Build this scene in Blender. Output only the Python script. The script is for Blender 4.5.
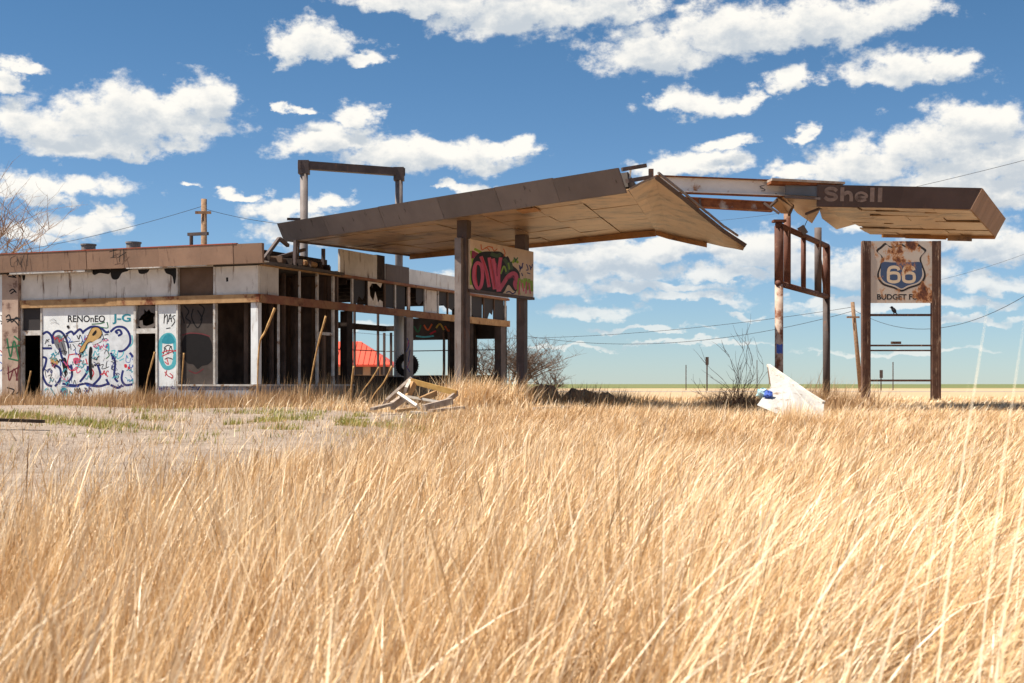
import bpy, bmesh, math, random
import numpy as np
from mathutils import Vector, Matrix
random.seed(66); rng = np.random.default_rng(66)
for o in list(bpy.data.objects): bpy.data.objects.remove(o, do_unlink=True)
scene = bpy.context.scene
col = scene.collection
R = math.radians

# ------------------------------------------------------------------ camera
F, CX, CY, ZC = 1400.0, 512.0, 384.0, 1.5
cam = bpy.data.cameras.new('camera'); camo = bpy.data.objects.new('camera', cam); col.objects.link(camo)
camo.location = (0, 0, ZC); camo.rotation_euler = (R(90), 0, 0)
cam.sensor_width = 36; cam.lens = 36*F/1024; cam.shift_y = (CY-341.5)/1024
cam.clip_start = 0.1; cam.clip_end = 9000
cam.dof.use_dof = True; cam.dof.focus_distance = 38; cam.dof.aperture_fstop = 4.5
scene.camera = camo
scene.render.resolution_x = 1024; scene.render.resolution_y = 683
scene.view_settings.view_transform = 'Standard'; scene.view_settings.look = 'None'
scene.view_settings.gamma = 1.0; scene.view_settings.exposure = 0.85
scene.render.engine = 'CYCLES'
scene.cycles.max_bounces = 5; scene.cycles.diffuse_bounces = 3; scene.cycles.glossy_bounces = 2; scene.cycles.transparent_max_bounces = 6

# ------------------------------------------------------------------ sun + sky
SUN_EL = 58.0; sdx, sdy = -0.985, -0.12           # horizontal direction TOWARDS the sun
sd = Vector((sdx, sdy, 0)).normalized()*math.cos(R(SUN_EL)); sd.z = math.sin(R(SUN_EL))
sl = bpy.data.lights.new('sun', 'SUN'); sl.energy = 5.0; sl.angle = R(0.53); sl.color = (1.0, 0.93, 0.82)
so = bpy.data.objects.new('sun', sl); col.objects.link(so); so.location = (0, 0, 60)
so.rotation_euler = sd.to_track_quat('Z', 'Y').to_euler()

world = bpy.data.worlds.new('World'); scene.world = world; world.use_nodes = True
wt = world.node_tree; wt.nodes.clear()
def N(t, typ, **kw):
    n = t.nodes.new(typ)
    for k, v in kw.items():
        if k == 'op': n.operation = v
        else: setattr(n, k, v)
    return n
def setin(n, **kw):
    for k, v in kw.items(): n.inputs[k.replace('_', ' ')].default_value = v
    return n
def MA(t, op, a, b=None, c=None, clamp=False):
    n = t.nodes.new('ShaderNodeMath'); n.operation = op; n.use_clamp = clamp
    for i, v in enumerate((a, b, c)):
        if v is None: continue
        if isinstance(v, (int, float)): n.inputs[i].default_value = v
        else: t.links.new(v, n.inputs[i])
    return n.outputs[0]
def VM(t, op, a, b=None):
    n = t.nodes.new('ShaderNodeVectorMath'); n.operation = op
    for i, v in enumerate((a, b)):
        if v is None: continue
        if isinstance(v, tuple): n.inputs[i].default_value = v
        else: t.links.new(v, n.inputs[i])
    return n.outputs['Value'] if op == 'LENGTH' else n.outputs['Vector']
def MR(t, v, a, b, c=0.0, d=1.0, smooth=True):
    n = t.nodes.new('ShaderNodeMapRange'); n.interpolation_type = 'SMOOTHSTEP' if smooth else 'LINEAR'
    t.links.new(v, n.inputs[0])
    for i, x in enumerate((a, b, c, d)): n.inputs[i+1].default_value = x
    return n.outputs[0]
def MIXC(t, fac, a, b, blend='MIX'):
    n = t.nodes.new('ShaderNodeMix'); n.data_type = 'RGBA'; n.blend_type = blend
    for i, v in ((0, fac), (6, a), (7, b)):
        if isinstance(v, (int, float)): n.inputs[i].default_value = v
        elif isinstance(v, tuple): n.inputs[i].default_value = v if len(v) == 4 else v+(1,)
        else: t.links.new(v, n.inputs[i])
    return n.outputs[2]
# clouds: (centre x, centre y, half width, half height) measured as directions in the photograph's sky
CL = [(430,0,110,22),(520,18,100,34),(600,12,70,26),(585,-30,240,26),
      (655,58,75,30),(735,38,95,32),(815,30,90,32),(890,18,60,22),(905,72,78,21),(945,62,35,14),(700,107,60,16),(665,102,22,14),(745,100,26,13),(795,86,30,14),
      (312,45,50,20),(290,52,38,16),(365,58,30,10),
      (140,125,95,36),(55,128,70,24),(200,105,38,26),(110,148,95,16),(25,72,28,10),(5,85,18,14),
      (60,190,68,15),(10,186,40,16),(90,226,52,14),(40,236,40,10),(185,186,18,5),(100,212,28,8),
      (330,145,62,20),(400,158,80,18),(460,162,75,20),(515,152,30,14),(355,117,26,14),(300,106,16,6),
      (288,214,48,16),(330,206,30,12),(300,234,50,14),(455,188,16,6),(480,190,26,8),
      (975,125,60,26),(930,150,70,30),(870,170,80,26),(1000,165,80,40),(960,195,110,22),(800,172,46,12),(720,150,34,9),(690,168,60,16),(660,182,30,12),(808,138,18,14),
      (760,255,60,26),(800,270,40,16),(730,275,50,10),(560,258,60,24),(620,270,60,22),(655,288,70,10),(590,312,50,9),(690,300,60,8),(560,230,70,10),
      (960,240,60,20),(1005,255,50,18),(985,285,45,12),(900,228,60,14),(940,210,60,10),(740,312,22,5),(850,300,60,6),(640,330,60,4),(980,320,50,5),(240,195,26,7),(700,238,40,12),
      (490,262,28,16),(455,300,30,10),(380,330,50,8),(520,285,110,16),(640,250,120,16),(860,275,120,18),(900,305,120,8),(700,345,90,4),(900,350,90,4),(560,350,60,3)]
g = bpy.data.node_groups.new('cloud_density', 'ShaderNodeTree')
g.interface.new_socket('P', in_out='INPUT', socket_type='NodeSocketVector')
g.interface.new_socket('D', in_out='OUTPUT', socket_type='NodeSocketFloat')
gi = g.nodes.new('NodeGroupInput'); go = g.nodes.new('NodeGroupOutput')
p = gi.outputs[0]
def noise(t, vec, scale, detail=6, rough=0.55, out='Fac', typ='FBM'):
    n = t.nodes.new('ShaderNodeTexNoise'); n.inputs['Scale'].default_value = scale; n.inputs['Detail'].default_value = detail
    n.inputs['Roughness'].default_value = rough; t.links.new(vec, n.inputs['Vector']); return n.outputs[out]
w1 = VM(g, 'MULTIPLY', VM(g, 'SUBTRACT', noise(g, VM(g, 'MULTIPLY', p, (1, 1.6, 1)), 26, 5, 0.6, 'Color'), (0.5, 0.5, 0.5)), (0.07, 0.035, 0.0))
q = VM(g, 'ADD', p, w1)
cur = None
for (bx, by, rx, ry) in CL:
    d = Vector(((bx-CX)/F, 1.0, (CY-by)/F)); az = math.atan2(d.x, d.y); el = math.asin(d.z/d.length)
    e = VM(g, 'MULTIPLY', VM(g, 'SUBTRACT', q, (az, el, 0)), (F/rx/1.12, F/ry/0.92, 0))
    e = VM(g, 'LENGTH', VM(g, 'ADD', e, VM(g, 'MULTIPLY', VM(g, 'ABSOLUTE', e), (0, -0.28, 0))))
    cur = e if cur is None else MA(g, 'MINIMUM', cur, e)
db = MA(g, 'SUBTRACT', 1.0, cur)
def fine_noise(t, p): return MA(t, 'MULTIPLY', MA(t, 'SUBTRACT', noise(t, VM(t, 'MULTIPLY', p, (1, 1.35, 1)), 60, 7, 0.62), 0.5), 1.5)
g.links.new(MA(g, 'ADD', db, fine_noise(g, p)), go.inputs[0])

tc = wt.nodes.new('ShaderNodeTexCoord')
dirn = VM(wt, 'NORMALIZE', tc.outputs['Generated'])
s3 = wt.nodes.new('ShaderNodeSeparateXYZ'); wt.links.new(dirn, s3.inputs[0])
az = MA(wt, 'ARCTAN2', s3.outputs[0], s3.outputs[1]); el = MA(wt, 'ARCSINE', s3.outputs[2])
cb = wt.nodes.new('ShaderNodeCombineXYZ'); wt.links.new(az, cb.inputs[0]); wt.links.new(el, cb.inputs[1])
def dens(v):
    n = wt.nodes.new('ShaderNodeGroup'); n.node_tree = g; wt.links.new(v, n.inputs[0]); return n.outputs[0]
sky = wt.nodes.new('ShaderNodeTexSky'); sky.sky_type = 'NISHITA'; sky.sun_disc = False
sky.sun_elevation = R(SUN_EL); sky.sun_rotation = math.atan2(sd.x, sd.y)
sky.air_density = 1.0; sky.dust_density = 0.15; sky.ozone_density = 3.5; sky.altitude = 1200
SKY_K, CLOUD_HI, CLOUD_LO = 0.052, (10.9, 10.6, 9.9), (6.2, 6.8, 7.4)
tint = MIXC(wt, 1.0, sky.outputs[0], MIXC(wt, MR(wt, s3.outputs[2], 0.0, 0.30, 0, 1), (0.85, 1.0, 1.18), (0.62, 0.90, 1.02)), 'MULTIPLY')
hor = MR(wt, s3.outputs[2], 0.0, 0.13, 0.5, 1.0)
above = MR(wt, s3.outputs[2], -0.002, 0.004)
def cloudy(d0, d1):
    mk = MA(wt, 'MULTIPLY', MA(wt, 'MULTIPLY', MR(wt, d0, 0.0, 0.52), hor), above)
    bgn = wt.nodes.new('ShaderNodeBackground'); bgn.inputs['Strength'].default_value = SKY_K
    wt.links.new(MIXC(wt, mk, tint, MIXC(wt, MR(wt, d1, -0.05, 0.95), CLOUD_HI, CLOUD_LO)), bgn.inputs['Color']); return bgn.outputs[0]
OFF = (-0.004, 0.012, 0)
inview = cloudy(dens(cb.outputs[0]), dens(VM(wt, 'ADD', cb.outputs[0], OFF)))
# the rest of the sky: the same kind of scattered cumulus, everywhere the list above does not reach
def gen(v): return MA(wt, 'ADD', MA(wt, 'MULTIPLY', MA(wt, 'SUBTRACT', noise(wt, VM(wt, 'MULTIPLY', v, (1, 2.2, 1)), 6.5, 3, 0.5), 0.52), 4.0), fine_noise(wt, v))
rest = cloudy(gen(cb.outputs[0]), gen(VM(wt, 'ADD', cb.outputs[0], OFF)))
outm = MA(wt, 'MAXIMUM', MR(wt, MA(wt, 'ABSOLUTE', az), 0.40, 0.5), MR(wt, el, 0.29, 0.36))
mxs = wt.nodes.new('ShaderNodeMixShader'); wt.links.new(outm, mxs.inputs[0]); wt.links.new(inview, mxs.inputs[1]); wt.links.new(rest, mxs.inputs[2])
world.cycles.sampling_method = 'NONE'
wo = wt.nodes.new('ShaderNodeOutputWorld'); wt.links.new(mxs.outputs[0], wo.inputs['Surface'])

# ------------------------------------------------------------------ materials
MATS = {}
def mat(name, c1, c2=None, scale=3.0, rough=0.8, stain=None, stain_amt=0.5, stain_scale=1.2, streak=False, bump=0.15, bscale=40, metal=0.0, detail=8, speck=None):
    """colour with two tones of wear, an optional stain colour in blotches or vertical runs, and a fine relief"""
    if name in MATS: return MATS[name]
    m = bpy.data.materials.new(name); m.use_nodes = True; t = m.node_tree
    b = t.nodes['Principled BSDF']; b.inputs['Roughness'].default_value = rough; b.inputs['Metallic'].default_value = metal; b.inputs['Specular IOR Level'].default_value = 0.2
    gp = t.nodes.new('ShaderNodeNewGeometry').outputs['Position']
    c2 = c2 or tuple(x*0.75 for x in c1)
    f = MR(t, noise(t, gp, scale, detail, 0.6), 0.33, 0.67)
    c = MIXC(t, f, c1, c2)
    if stain:
        v = VM(t, 'MULTIPLY', gp, (1, 1, 0.12) if streak else (1, 1, 1))
        n = noise(t, v, stain_scale*(4 if streak else 1), 9, 0.68)
        c = MIXC(t, MR(t, n, 0.72-0.4*stain_amt, 0.84-0.4*stain_amt), c, stain)
    if speck:
        c = MIXC(t, MR(t, noise(t, gp, 14, 4, 0.7), 0.60, 0.66), c, speck)
    oi = t.nodes.new('ShaderNodeObjectInfo')
    hv = t.nodes.new('ShaderNodeHueSaturation'); t.links.new(c, hv.inputs['Color'])
    t.links.new(MR(t, oi.outputs['Random'], 0, 1, 0.86, 1.12, False), hv.inputs['Value'])
    t.links.new(hv.outputs[0], b.inputs['Base Color'])
    bp = t.nodes.new('ShaderNodeBump'); bp.inputs['Strength'].default_value = bump; bp.inputs['Distance'].default_value = 0.03
    t.links.new(noise(t, gp, bscale, 5, 0.65), bp.inputs['Height']); t.links.new(bp.outputs[0], b.inputs['Normal'])
    MATS[name] = m; return m
def flat(name, c, rough=0.7):
    return mat(name, c, tuple(x*0.8 for x in c), 5, rough, bump=0.05)
M_white = mat('weathered_white_panel', (0.76,0.78,0.78), (0.62,0.64,0.64), 1.6, 0.7, (0.25,0.17,0.11), 0.36, 1.4, True)
M_whitep = mat('white_frame_paint', (0.62,0.60,0.57), (0.42,0.38,0.34), 4, 0.6, (0.22,0.12,0.06), 0.45, 3)
M_frieze = mat('dirty_white_frieze', (0.70,0.66,0.61), (0.56,0.52,0.47), 1.3, 0.8, (0.16,0.10,0.07), 0.42, 1.5, True)
M_tan = mat('tan_pillar', (0.42,0.31,0.24), (0.33,0.23,0.18), 2, 0.85, (0.15,0.09,0.07), 0.45, 2)
M_fascia_a = mat('brown_parapet', (0.30,0.185,0.125), (0.235,0.145,0.10), 0.9, 0.75, (0.12,0.07,0.05), 0.4, 2, True)
M_fascia = mat('dark_brown_fascia', (0.15,0.12,0.108), (0.12,0.096,0.087), 0.8, 0.7, (0.05,0.038,0.034), 0.35, 1.0, True)
M_red = mat('red_trim', (0.36,0.06,0.03), (0.30,0.10,0.06), 5, 0.7, (0.2,0.09,0.05), 0.5, 3)
M_wood = mat('raw_wood', (0.48,0.30,0.15), (0.36,0.21,0.10), 3, 0.85, (0.17,0.05,0.025), 0.45, 1.6)
M_redbeam = mat('red_brown_beam', (0.21,0.085,0.055), (0.30,0.16,0.085), 1.6, 0.85, (0.10,0.04,0.03), 0.4, 1.5)
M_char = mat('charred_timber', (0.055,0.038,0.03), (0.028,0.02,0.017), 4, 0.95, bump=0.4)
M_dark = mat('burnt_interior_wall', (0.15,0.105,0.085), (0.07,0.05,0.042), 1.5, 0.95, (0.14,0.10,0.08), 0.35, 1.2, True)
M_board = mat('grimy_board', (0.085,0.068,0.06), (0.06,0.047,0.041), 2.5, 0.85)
M_brown = mat('brown_board', (0.15,0.095,0.065), (0.12,0.075,0.05), 2.5, 0.85)
M_kick = mat('blue_grey_base', (0.34,0.36,0.40), (0.22,0.24,0.29), 3, 0.8, (0.10,0.07,0.06), 0.45, 2.5)
M_concrete = mat('cracked_slab', (0.33,0.28,0.24), (0.25,0.21,0.18), 1.5, 0.95, bump=0.3)
M_soffit = mat('tan_soffit', (0.42,0.27,0.15), (0.29,0.18,0.10), 0.9, 0.38, (0.12,0.07,0.042), 0.52, 0.9)
M_soffit.node_tree.nodes['Principled BSDF'].inputs['Specular IOR Level'].default_value = 0.5
M_soffitd = mat('brown_soffit_edge', (0.46,0.24,0.10), (0.36,0.18,0.075), 2, 0.65, (0.18,0.09,0.05), 0.4, 2)
M_roof = mat('tar_roof', (0.13,0.11,0.10), (0.09,0.08,0.07), 2, 0.95)
M_colp = mat('dark_column_paint', (0.115,0.085,0.078), (0.08,0.058,0.052), 2, 0.6, (0.20,0.10,0.06), 0.35, 3, True)
M_steelp = mat('painted_grey_steel', (0.24,0.205,0.19), (0.17,0.14,0.13), 2, 0.6, (0.12,0.06,0.035), 0.42, 3, True)
M_rustpipe = mat('rusty_brown_pipe', (0.16,0.068,0.045), (0.10,0.045,0.032), 3, 0.75, (0.26,0.16,0.11), 0.38, 2)
M_pale = mat('peeling_pale_pipe', (0.50,0.40,0.33), (0.36,0.25,0.19), 3, 0.75, (0.17,0.065,0.035), 0.55, 2.2)
M_dpipe = mat('dark_grey_pipe', (0.125,0.10,0.092), (0.09,0.066,0.058), 3, 0.7, (0.18,0.08,0.045), 0.4, 2.5)
M_beamw = mat('white_steel_beam', (0.72,0.70,0.67), (0.62,0.60,0.57), 1.5, 0.6, (0.34,0.16,0.07), 0.36, 1.8)
M_rust = mat('rust', (0.30,0.115,0.045), (0.17,0.06,0.03), 5, 0.9, (0.42,0.36,0.31), 0.35, 1.6, bump=0.3)
M_greypan = mat('blue_grey_panel', (0.17,0.19,0.22), (0.13,0.145,0.165), 2, 0.6)
M_logpole = mat('weathered_pole', (0.30,0.19,0.115), (0.19,0.115,0.07), 6, 0.9, bump=0.3)
M_signpost = mat('rusted_sign_post', (0.13,0.07,0.048), (0.085,0.045,0.034), 3, 0.75, (0.42,0.30,0.21), 0.38, 2.2, True)
M_signbeige = mat('beige_sign_face', (0.66,0.53,0.40), (0.58,0.45,0.33), 2.5, 0.6, (0.36,0.19,0.10), 0.3, 2, True)
M_plankg = mat('grey_plank', (0.44,0.36,0.30), (0.30,0.23,0.18), 6, 0.9)
M_planky = mat('yellow_plank', (0.56,0.35,0.12), (0.44,0.25,0.08), 6, 0.85)
M_plankw = mat('white_plank', (0.70,0.64,0.57), (0.55,0.48,0.40), 6, 0.85)
M_whiteboard = mat('chipped_white_sheet', (0.47,0.455,0.43), (0.41,0.39,0.36), 2, 0.6, (0.24,0.165,0.11), 0.40, 3.2, speck=(0.30,0.23,0.18))
M_tyre = mat('tyre_rubber', (0.022,0.02,0.02), (0.035,0.03,0.028), 6, 0.85)
M_mound = mat('burnt_rubble', (0.06,0.043,0.034), (0.12,0.085,0.06), 5, 0.95, bump=0.6, bscale=14)
M_bark = mat('bare_bark', (0.16,0.115,0.09), (0.10,0.07,0.055), 8, 0.95)
M_twig = mat('red_brown_twig', (0.17,0.085,0.055), (0.11,0.055,0.04), 8, 0.95)
M_barkl = mat('pale_bark', (0.38,0.26,0.19), (0.28,0.19,0.14), 8, 0.95)
M_redroof = mat('red_metal_roof', (0.66,0.10,0.06), (0.58,0.085,0.05), 0.4, 0.5)
M_house = mat('tan_house_wall', (0.40,0.28,0.19), (0.33,0.22,0.15), 0.5, 0.9)
M_wire = flat('black_wire', (0.03,0.03,0.035))
M_stalk = mat('golden_stalk', (0.48,0.29,0.12), (0.34,0.19,0.075), 9, 0.8)
M_foil = mat('teal_plastic', (0.20,0.45,0.50), (0.42,0.55,0.56), 9, 0.35)
M_blue = mat('blue_plastic', (0.05,0.10,0.42), (0.09,0.16,0.5), 9, 0.4)
M_glass = bpy.data.materials.new('dusty_glass'); M_glass.use_nodes = True
_b = M_glass.node_tree.nodes['Principled BSDF']; _b.inputs['Base Color'].default_value = (0.05,0.045,0.045,1); _b.inputs['Roughness'].default_value = 0.55; _b.inputs['Specular IOR Level'].default_value = 0.06
M_dust = mat('dust_coated_glass', (0.17,0.14,0.125), (0.12,0.10,0.09), 3, 0.5)
PAINT = {k: flat('spray_'+k, v, 0.6) for k, v in dict(navy=(0.02,0.03,0.16), black=(0.016,0.015,0.017), teal=(0.03,0.26,0.34), cyan=(0.10,0.45,0.52), red=(0.55,0.03,0.05),
    pink=(0.62,0.10,0.19), magenta=(0.30,0.03,0.09), lime=(0.26,0.42,0.05), green=(0.035,0.15,0.07), orange=(0.62,0.13,0.04), tan=(0.50,0.31,0.12), pale=(0.66,0.69,0.72), blue=(0.05,0.12,0.42),
    white=(0.72,0.72,0.72), maroon=(0.14,0.03,0.035), darkgreen=(0.05,0.09,0.035), soot=(0.010,0.008,0.008), yellow=(0.5,0.32,0.06), letter=(0.34,0.26,0.22), grey=(0.2,0.2,0.22), cream=(0.66,0.58,0.47)).items()}

# ------------------------------------------------------------------ builders
def sstep(a, b, x):
    t = np.clip((np.asarray(x, float)-a)/(b-a), 0, 1); return t*t*(3-2*t)
def ground_z(X, Y):
    X = np.asarray(X, float); Y = np.asarray(Y, float)
    near = 1-sstep(45, 60, Y)
    return sstep(16, 40, Y)*0.86 + near*(0.035*np.sin(X*0.9+1.3*np.sin(Y*0.35)) + 0.03*np.sin(Y*0.8+X*0.37)) - 0.03
def gz(x, y): return float(ground_z(x, y))
def P(px, py, Y): return Vector(((px-CX)/F*Y, Y, ZC+(CY-py)/F*Y))      # a point of the place seen at a pixel, at a depth

class MB:
    def __init__(s): s.v = []; s.f = []
    def add(s, vs, fs):
        n = len(s.v); s.v += [tuple(v) for v in vs]; s.f += [tuple(i+n for i in f) for f in fs]; return s
    def box(s, x0, x1, y0, y1, z0, z1):
        x0, x1 = sorted((x0, x1)); y0, y1 = sorted((y0, y1)); z0, z1 = sorted((z0, z1))
        return s.add([(x0,y0,z0),(x1,y0,z0),(x1,y1,z0),(x0,y1,z0),(x0,y0,z1),(x1,y0,z1),(x1,y1,z1),(x0,y1,z1)],
                     [(3,2,1,0),(4,5,6,7),(0,1,5,4),(1,2,6,5),(2,3,7,6),(3,0,4,7)])
    def bar(s, a, b, w, h, up=(0,0,1)):
        a = Vector(a); b = Vector(b); d = (b-a).normalized(); u = Vector(up)
        if abs(d.dot(u)) > 0.98: u = Vector((0,1,0))
        r = d.cross(u).normalized()*w/2; k = r.cross(d).normalized()*h/2
        vs = [a-r-k, a+r-k, a+r+k, a-r+k, b-r-k, b+r-k, b+r+k, b-r+k]
        return s.add(vs, [(0,1,2,3),(7,6,5,4),(1,0,4,5),(2,1,5,6),(3,2,6,7),(0,3,7,4)])
    def prism(s, pts, vec):
        n = len(pts); pts = [Vector(p) for p in pts]; vec = Vector(vec)
        return s.add(pts+[p+vec for p in pts], [tuple(range(n-1,-1,-1)), tuple(range(n,2*n))]+[(i,(i+1)%n,n+(i+1)%n,n+i) for i in range(n)])
    def tube(s, pts, rad, seg=8, cap=True):
        pts = [Vector(p) for p in pts]
        if not isinstance(rad, (list, tuple)): rad = [rad]*len(pts)
        vs = []; fs = []
        for i, p in enumerate(pts):
            d = (pts[min(i+1, len(pts)-1)]-pts[max(i-1, 0)]).normalized()
            u = Vector((0,0,1)) if abs(d.z) < 0.9 else Vector((0,1,0))
            r = d.cross(u).normalized(); k = r.cross(d)
            vs += [p+(r*math.cos(2*math.pi*j/seg)+k*math.sin(2*math.pi*j/seg))*rad[i] for j in range(seg)]
        for i in range(len(pts)-1):
            for j in range(seg):
                fs.append((i*seg+j, i*seg+(j+1)%seg, (i+1)*seg+(j+1)%seg, (i+1)*seg+j))
        if cap: fs += [tuple(range(seg-1,-1,-1)), tuple(range((len(pts)-1)*seg, len(pts)*seg))]
        return s.add(vs, fs)
    def build(s, name, m, parent=None, world=False, smooth=False):
        me = bpy.data.meshes.new(name); vs = s.v
        if parent is not None and world:
            inv = WM[parent.name].inverted(); vs = [inv @ Vector(v) for v in vs]
        me.from_pydata([tuple(v) for v in vs], [], s.f); me.update()
        bm = bmesh.new(); bm.from_mesh(me); bmesh.ops.recalc_face_normals(bm, faces=bm.faces); bm.to_mesh(me); bm.free()
        if smooth: me.polygons.foreach_set('use_smooth', [True]*len(me.polygons))
        me.materials.append(m)
        o = bpy.data.objects.new(name, me); col.objects.link(o)
        if parent is not None: o.parent = parent; WM[o.name] = WM[parent.name].copy()
        return o
WM = {}
def tag(o, label=None, cat=None, group=None, kind=None):
    if label: o['label'] = label
    if cat: o['category'] = cat
    if group: o['group'] = group
    if kind: o['kind'] = kind
    return o
def thing(name, label, cat, loc, rz=0.0, group=None):
    o = bpy.data.objects.new(name, None); col.objects.link(o); o.location = loc; o.rotation_euler = (0,0,rz); o.empty_display_size = 0.3
    WM[o.name] = Matrix.Translation(Vector(loc)) @ Matrix.Rotation(rz, 4, 'Z')
    return tag(o, label, cat, group)
def solo(mb, name, m, base, label, cat, group=None, smooth=False):
    """a thing that is one mesh, with its origin at its base"""
    b = Vector(base); mb.v = [tuple(Vector(v)-b) for v in mb.v]
    o = mb.build(name, m, smooth=smooth); o.location = b
    return tag(o, label, cat, group)
def catmull(pts, n=6, closed=False):
    out = []; L = len(pts)
    if L < 3 and not closed: return [tuple(p) for p in pts]
    for i in range(L if closed else L-1):
        g4 = [pts[(i+k) % L] if closed else pts[min(max(i+k, 0), L-1)] for k in (-1, 0, 1, 2)]
        for j in range(n):
            t = j/n
            out.append(tuple(0.5*(2*b+(c-a)*t+(2*a-5*b+4*c-d)*t*t+(3*b-a-3*c+d)*t**3) for a, b, c, d in zip(*g4)))
    if not closed: out.append(tuple(pts[-1]))
    return out
class Paint:
    """strokes and patches of paint on a flat face; fn maps 2-D picture coordinates to a point on that face, lift in metres off it"""
    def __init__(s, parent, fn, world=True): s.parent = parent; s.fn = fn; s.k = 0; s.world = world
    def stroke(s, mb, pts, w, lift, closed=False, smooth=True, n=6):
        q = catmull(pts, n, closed) if smooth else [tuple(p) for p in pts]
        L = len(q); vs = []
        for i, p in enumerate(q):
            a = q[(i-1) % L] if closed or i else q[0]; b = q[(i+1) % L] if closed or i < L-1 else q[-1]
            dx, dy = b[0]-a[0], b[1]-a[1]; l = math.hypot(dx, dy) or 1
            nx, ny = -dy/l*w/2, dx/l*w/2
            vs += [s.fn(p[0]+nx, p[1]+ny, lift), s.fn(p[0]-nx, p[1]-ny, lift)]
        fs = [(2*i, 2*i+1, (2*i+3) % (2*L), (2*i+2) % (2*L)) for i in range(L if closed else L-1)]
        mb.add(vs, fs)
    def strokes(s, lst, w, colr, lift=None, name='graffiti', closed=False, smooth=True):
        s.k += 1; lift = lift or 0.002+0.00008*s.k; mb = MB()
        for j, pts in enumerate(lst):
            s.stroke(mb, pts, w, lift+0.000003*j, closed, smooth)
            if len(lst) <= 8 and j < len(lst)-1: mb.build(name, PAINT[colr] if isinstance(colr, str) else colr, s.parent, s.world); mb = MB()
        return mb.build(name, PAINT[colr] if isinstance(colr, str) else colr, s.parent, s.world)
    def fills(s, lst, colr, lift=None, name='graffiti', smooth=True):
        s.k += 1; lift = lift or 0.002+0.00008*s.k
        for j, pts in enumerate(lst):
            q = catmull(pts, 5, True) if smooth else pts
            mb = MB(); mb.add([s.fn(x, y, lift+0.000003*j) for x, y in q], [tuple(range(len(q)))])
            o = mb.build(name, PAINT[colr] if isinstance(colr, str) else colr, s.parent, s.world)
            bm = bmesh.new(); bm.from_mesh(o.data); bmesh.ops.triangulate(bm, faces=bm.faces); bm.to_mesh(o.data); bm.free()
        return o
    def text(s, body, x0, x1, y0, y1, colr, bold=0.02, lift=None, name='lettering', shear=0.0, m=None):
        s.k += 1; lift = lift or 0.002+0.00008*s.k
        cu = bpy.data.curves.new('t', 'FONT'); cu.body = body; cu.size = 1; cu.offset = bold; cu.shear = shear; cu.fill_mode = 'FRONT'; cu.resolution_u = 4
        to = bpy.data.objects.new('t', cu); col.objects.link(to)
        dg = bpy.context.evaluated_depsgraph_get(); me = bpy.data.meshes.new_from_object(to.evaluated_get(dg))
        bpy.data.objects.remove(to); bpy.data.curves.remove(cu)
        V = [tuple(v.co) for v in me.vertices]; Fc = [tuple(p.vertices) for p in me.polygons]; bpy.data.meshes.remove(me)
        ax = min(v[0] for v in V); bx = max(v[0] for v in V); ay = min(v[1] for v in V); by = max(v[1] for v in V)
        mb = MB(); mb.add([s.fn(x0+(v[0]-ax)/(bx-ax)*(x1-x0), y1+(v[1]-ay)/(by-ay)*(y0-y1), lift) for v in V], Fc)
        return mb.build(name, m or PAINT[colr], s.parent, s.world)

# ------------------------------------------------------------------ ground: one sheet out to the horizon
def axis(near, step, far, gr):
    a = list(np.arange(0, near, step)); d = step
    while a[-1] < far: d *= gr; a.append(a[-1]+d)
    return a
xa = axis(16, 0.4, 6000, 1.22); xs = np.array(sorted(set([-x for x in xa]+xa)))
ya = axis(62, 0.4, 7000, 1.22); ys = np.array(sorted(set([-y for y in axis(2, 0.5, 300, 1.6)]+ya)))
XX, YY = np.meshgrid(xs, ys); ZZ = ground_z(XX, YY)
nx, ny = len(xs), len(ys)
idx = np.arange(nx*ny).reshape(ny, nx)
faces = np.stack([idx[:-1,:-1], idx[:-1,1:], idx[1:,1:], idx[1:,:-1]], -1).reshape(-1, 4)
me = bpy.data.meshes.new('ground'); me.from_pydata(np.stack([XX.ravel(), YY.ravel(), ZZ.ravel()], 1).tolist(), [], faces.tolist())
def wob(Y, s=0.0): return 0.5*np.sin(Y*0.5+s)+0.3*np.sin(Y*1.27+2+s)
def lot_edge(Y):            # the bare gravel apron lies to the left of this line
    Y = np.asarray(Y, float)
    return np.interp(Y, [0, 6, 9, 12, 17, 24, 30, 36, 40, 60], [-40, -9, -5.0, -4.2, -3.9, -3.3, -2.2, -1.3, -0.8, -0.8]) + 0.5*wob(Y)
lotm = np.clip((lot_edge(YY)-XX)/1.6+0.5, 0, 1)*sstep(6, 9, YY)*(1-sstep(60, 70, YY))*(XX > -60)
at = me.attributes.new('lot', 'FLOAT', 'POINT'); at.data.foreach_set('value', lotm.ravel())
m = bpy.data.materials.new('ground_soil'); m.use_nodes = True; t = m.node_tree; b = t.nodes['Principled BSDF']; b.inputs['Roughness'].default_value = 0.95
gp = t.nodes.new('ShaderNodeNewGeometry').outputs['Position']; s3 = t.nodes.new('ShaderNodeSeparateXYZ'); t.links.new(gp, s3.inputs[0])
a = t.nodes.new('ShaderNodeAttribute'); a.attribute_name = 'lot'
straw = MIXC(t, MR(t, noise(t, gp, 2.2, 8, 0.7), 0.35, 0.65), (0.30,0.19,0.10), (0.20,0.12,0.06))
gravel = MIXC(t, MR(t, noise(t, gp, 0.9, 8, 0.7), 0.35, 0.65), (0.40,0.315,0.245), (0.27,0.21,0.165))
gravel = MIXC(t, MR(t, noise(t, gp, 18, 6, 0.8), 0.46, 0.60), gravel, (0.15,0.11,0.085))
gravel = MIXC(t, MR(t, noise(t, gp, 5, 7, 0.8), 0.53, 0.60), gravel, (0.20,0.15,0.115))
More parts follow.
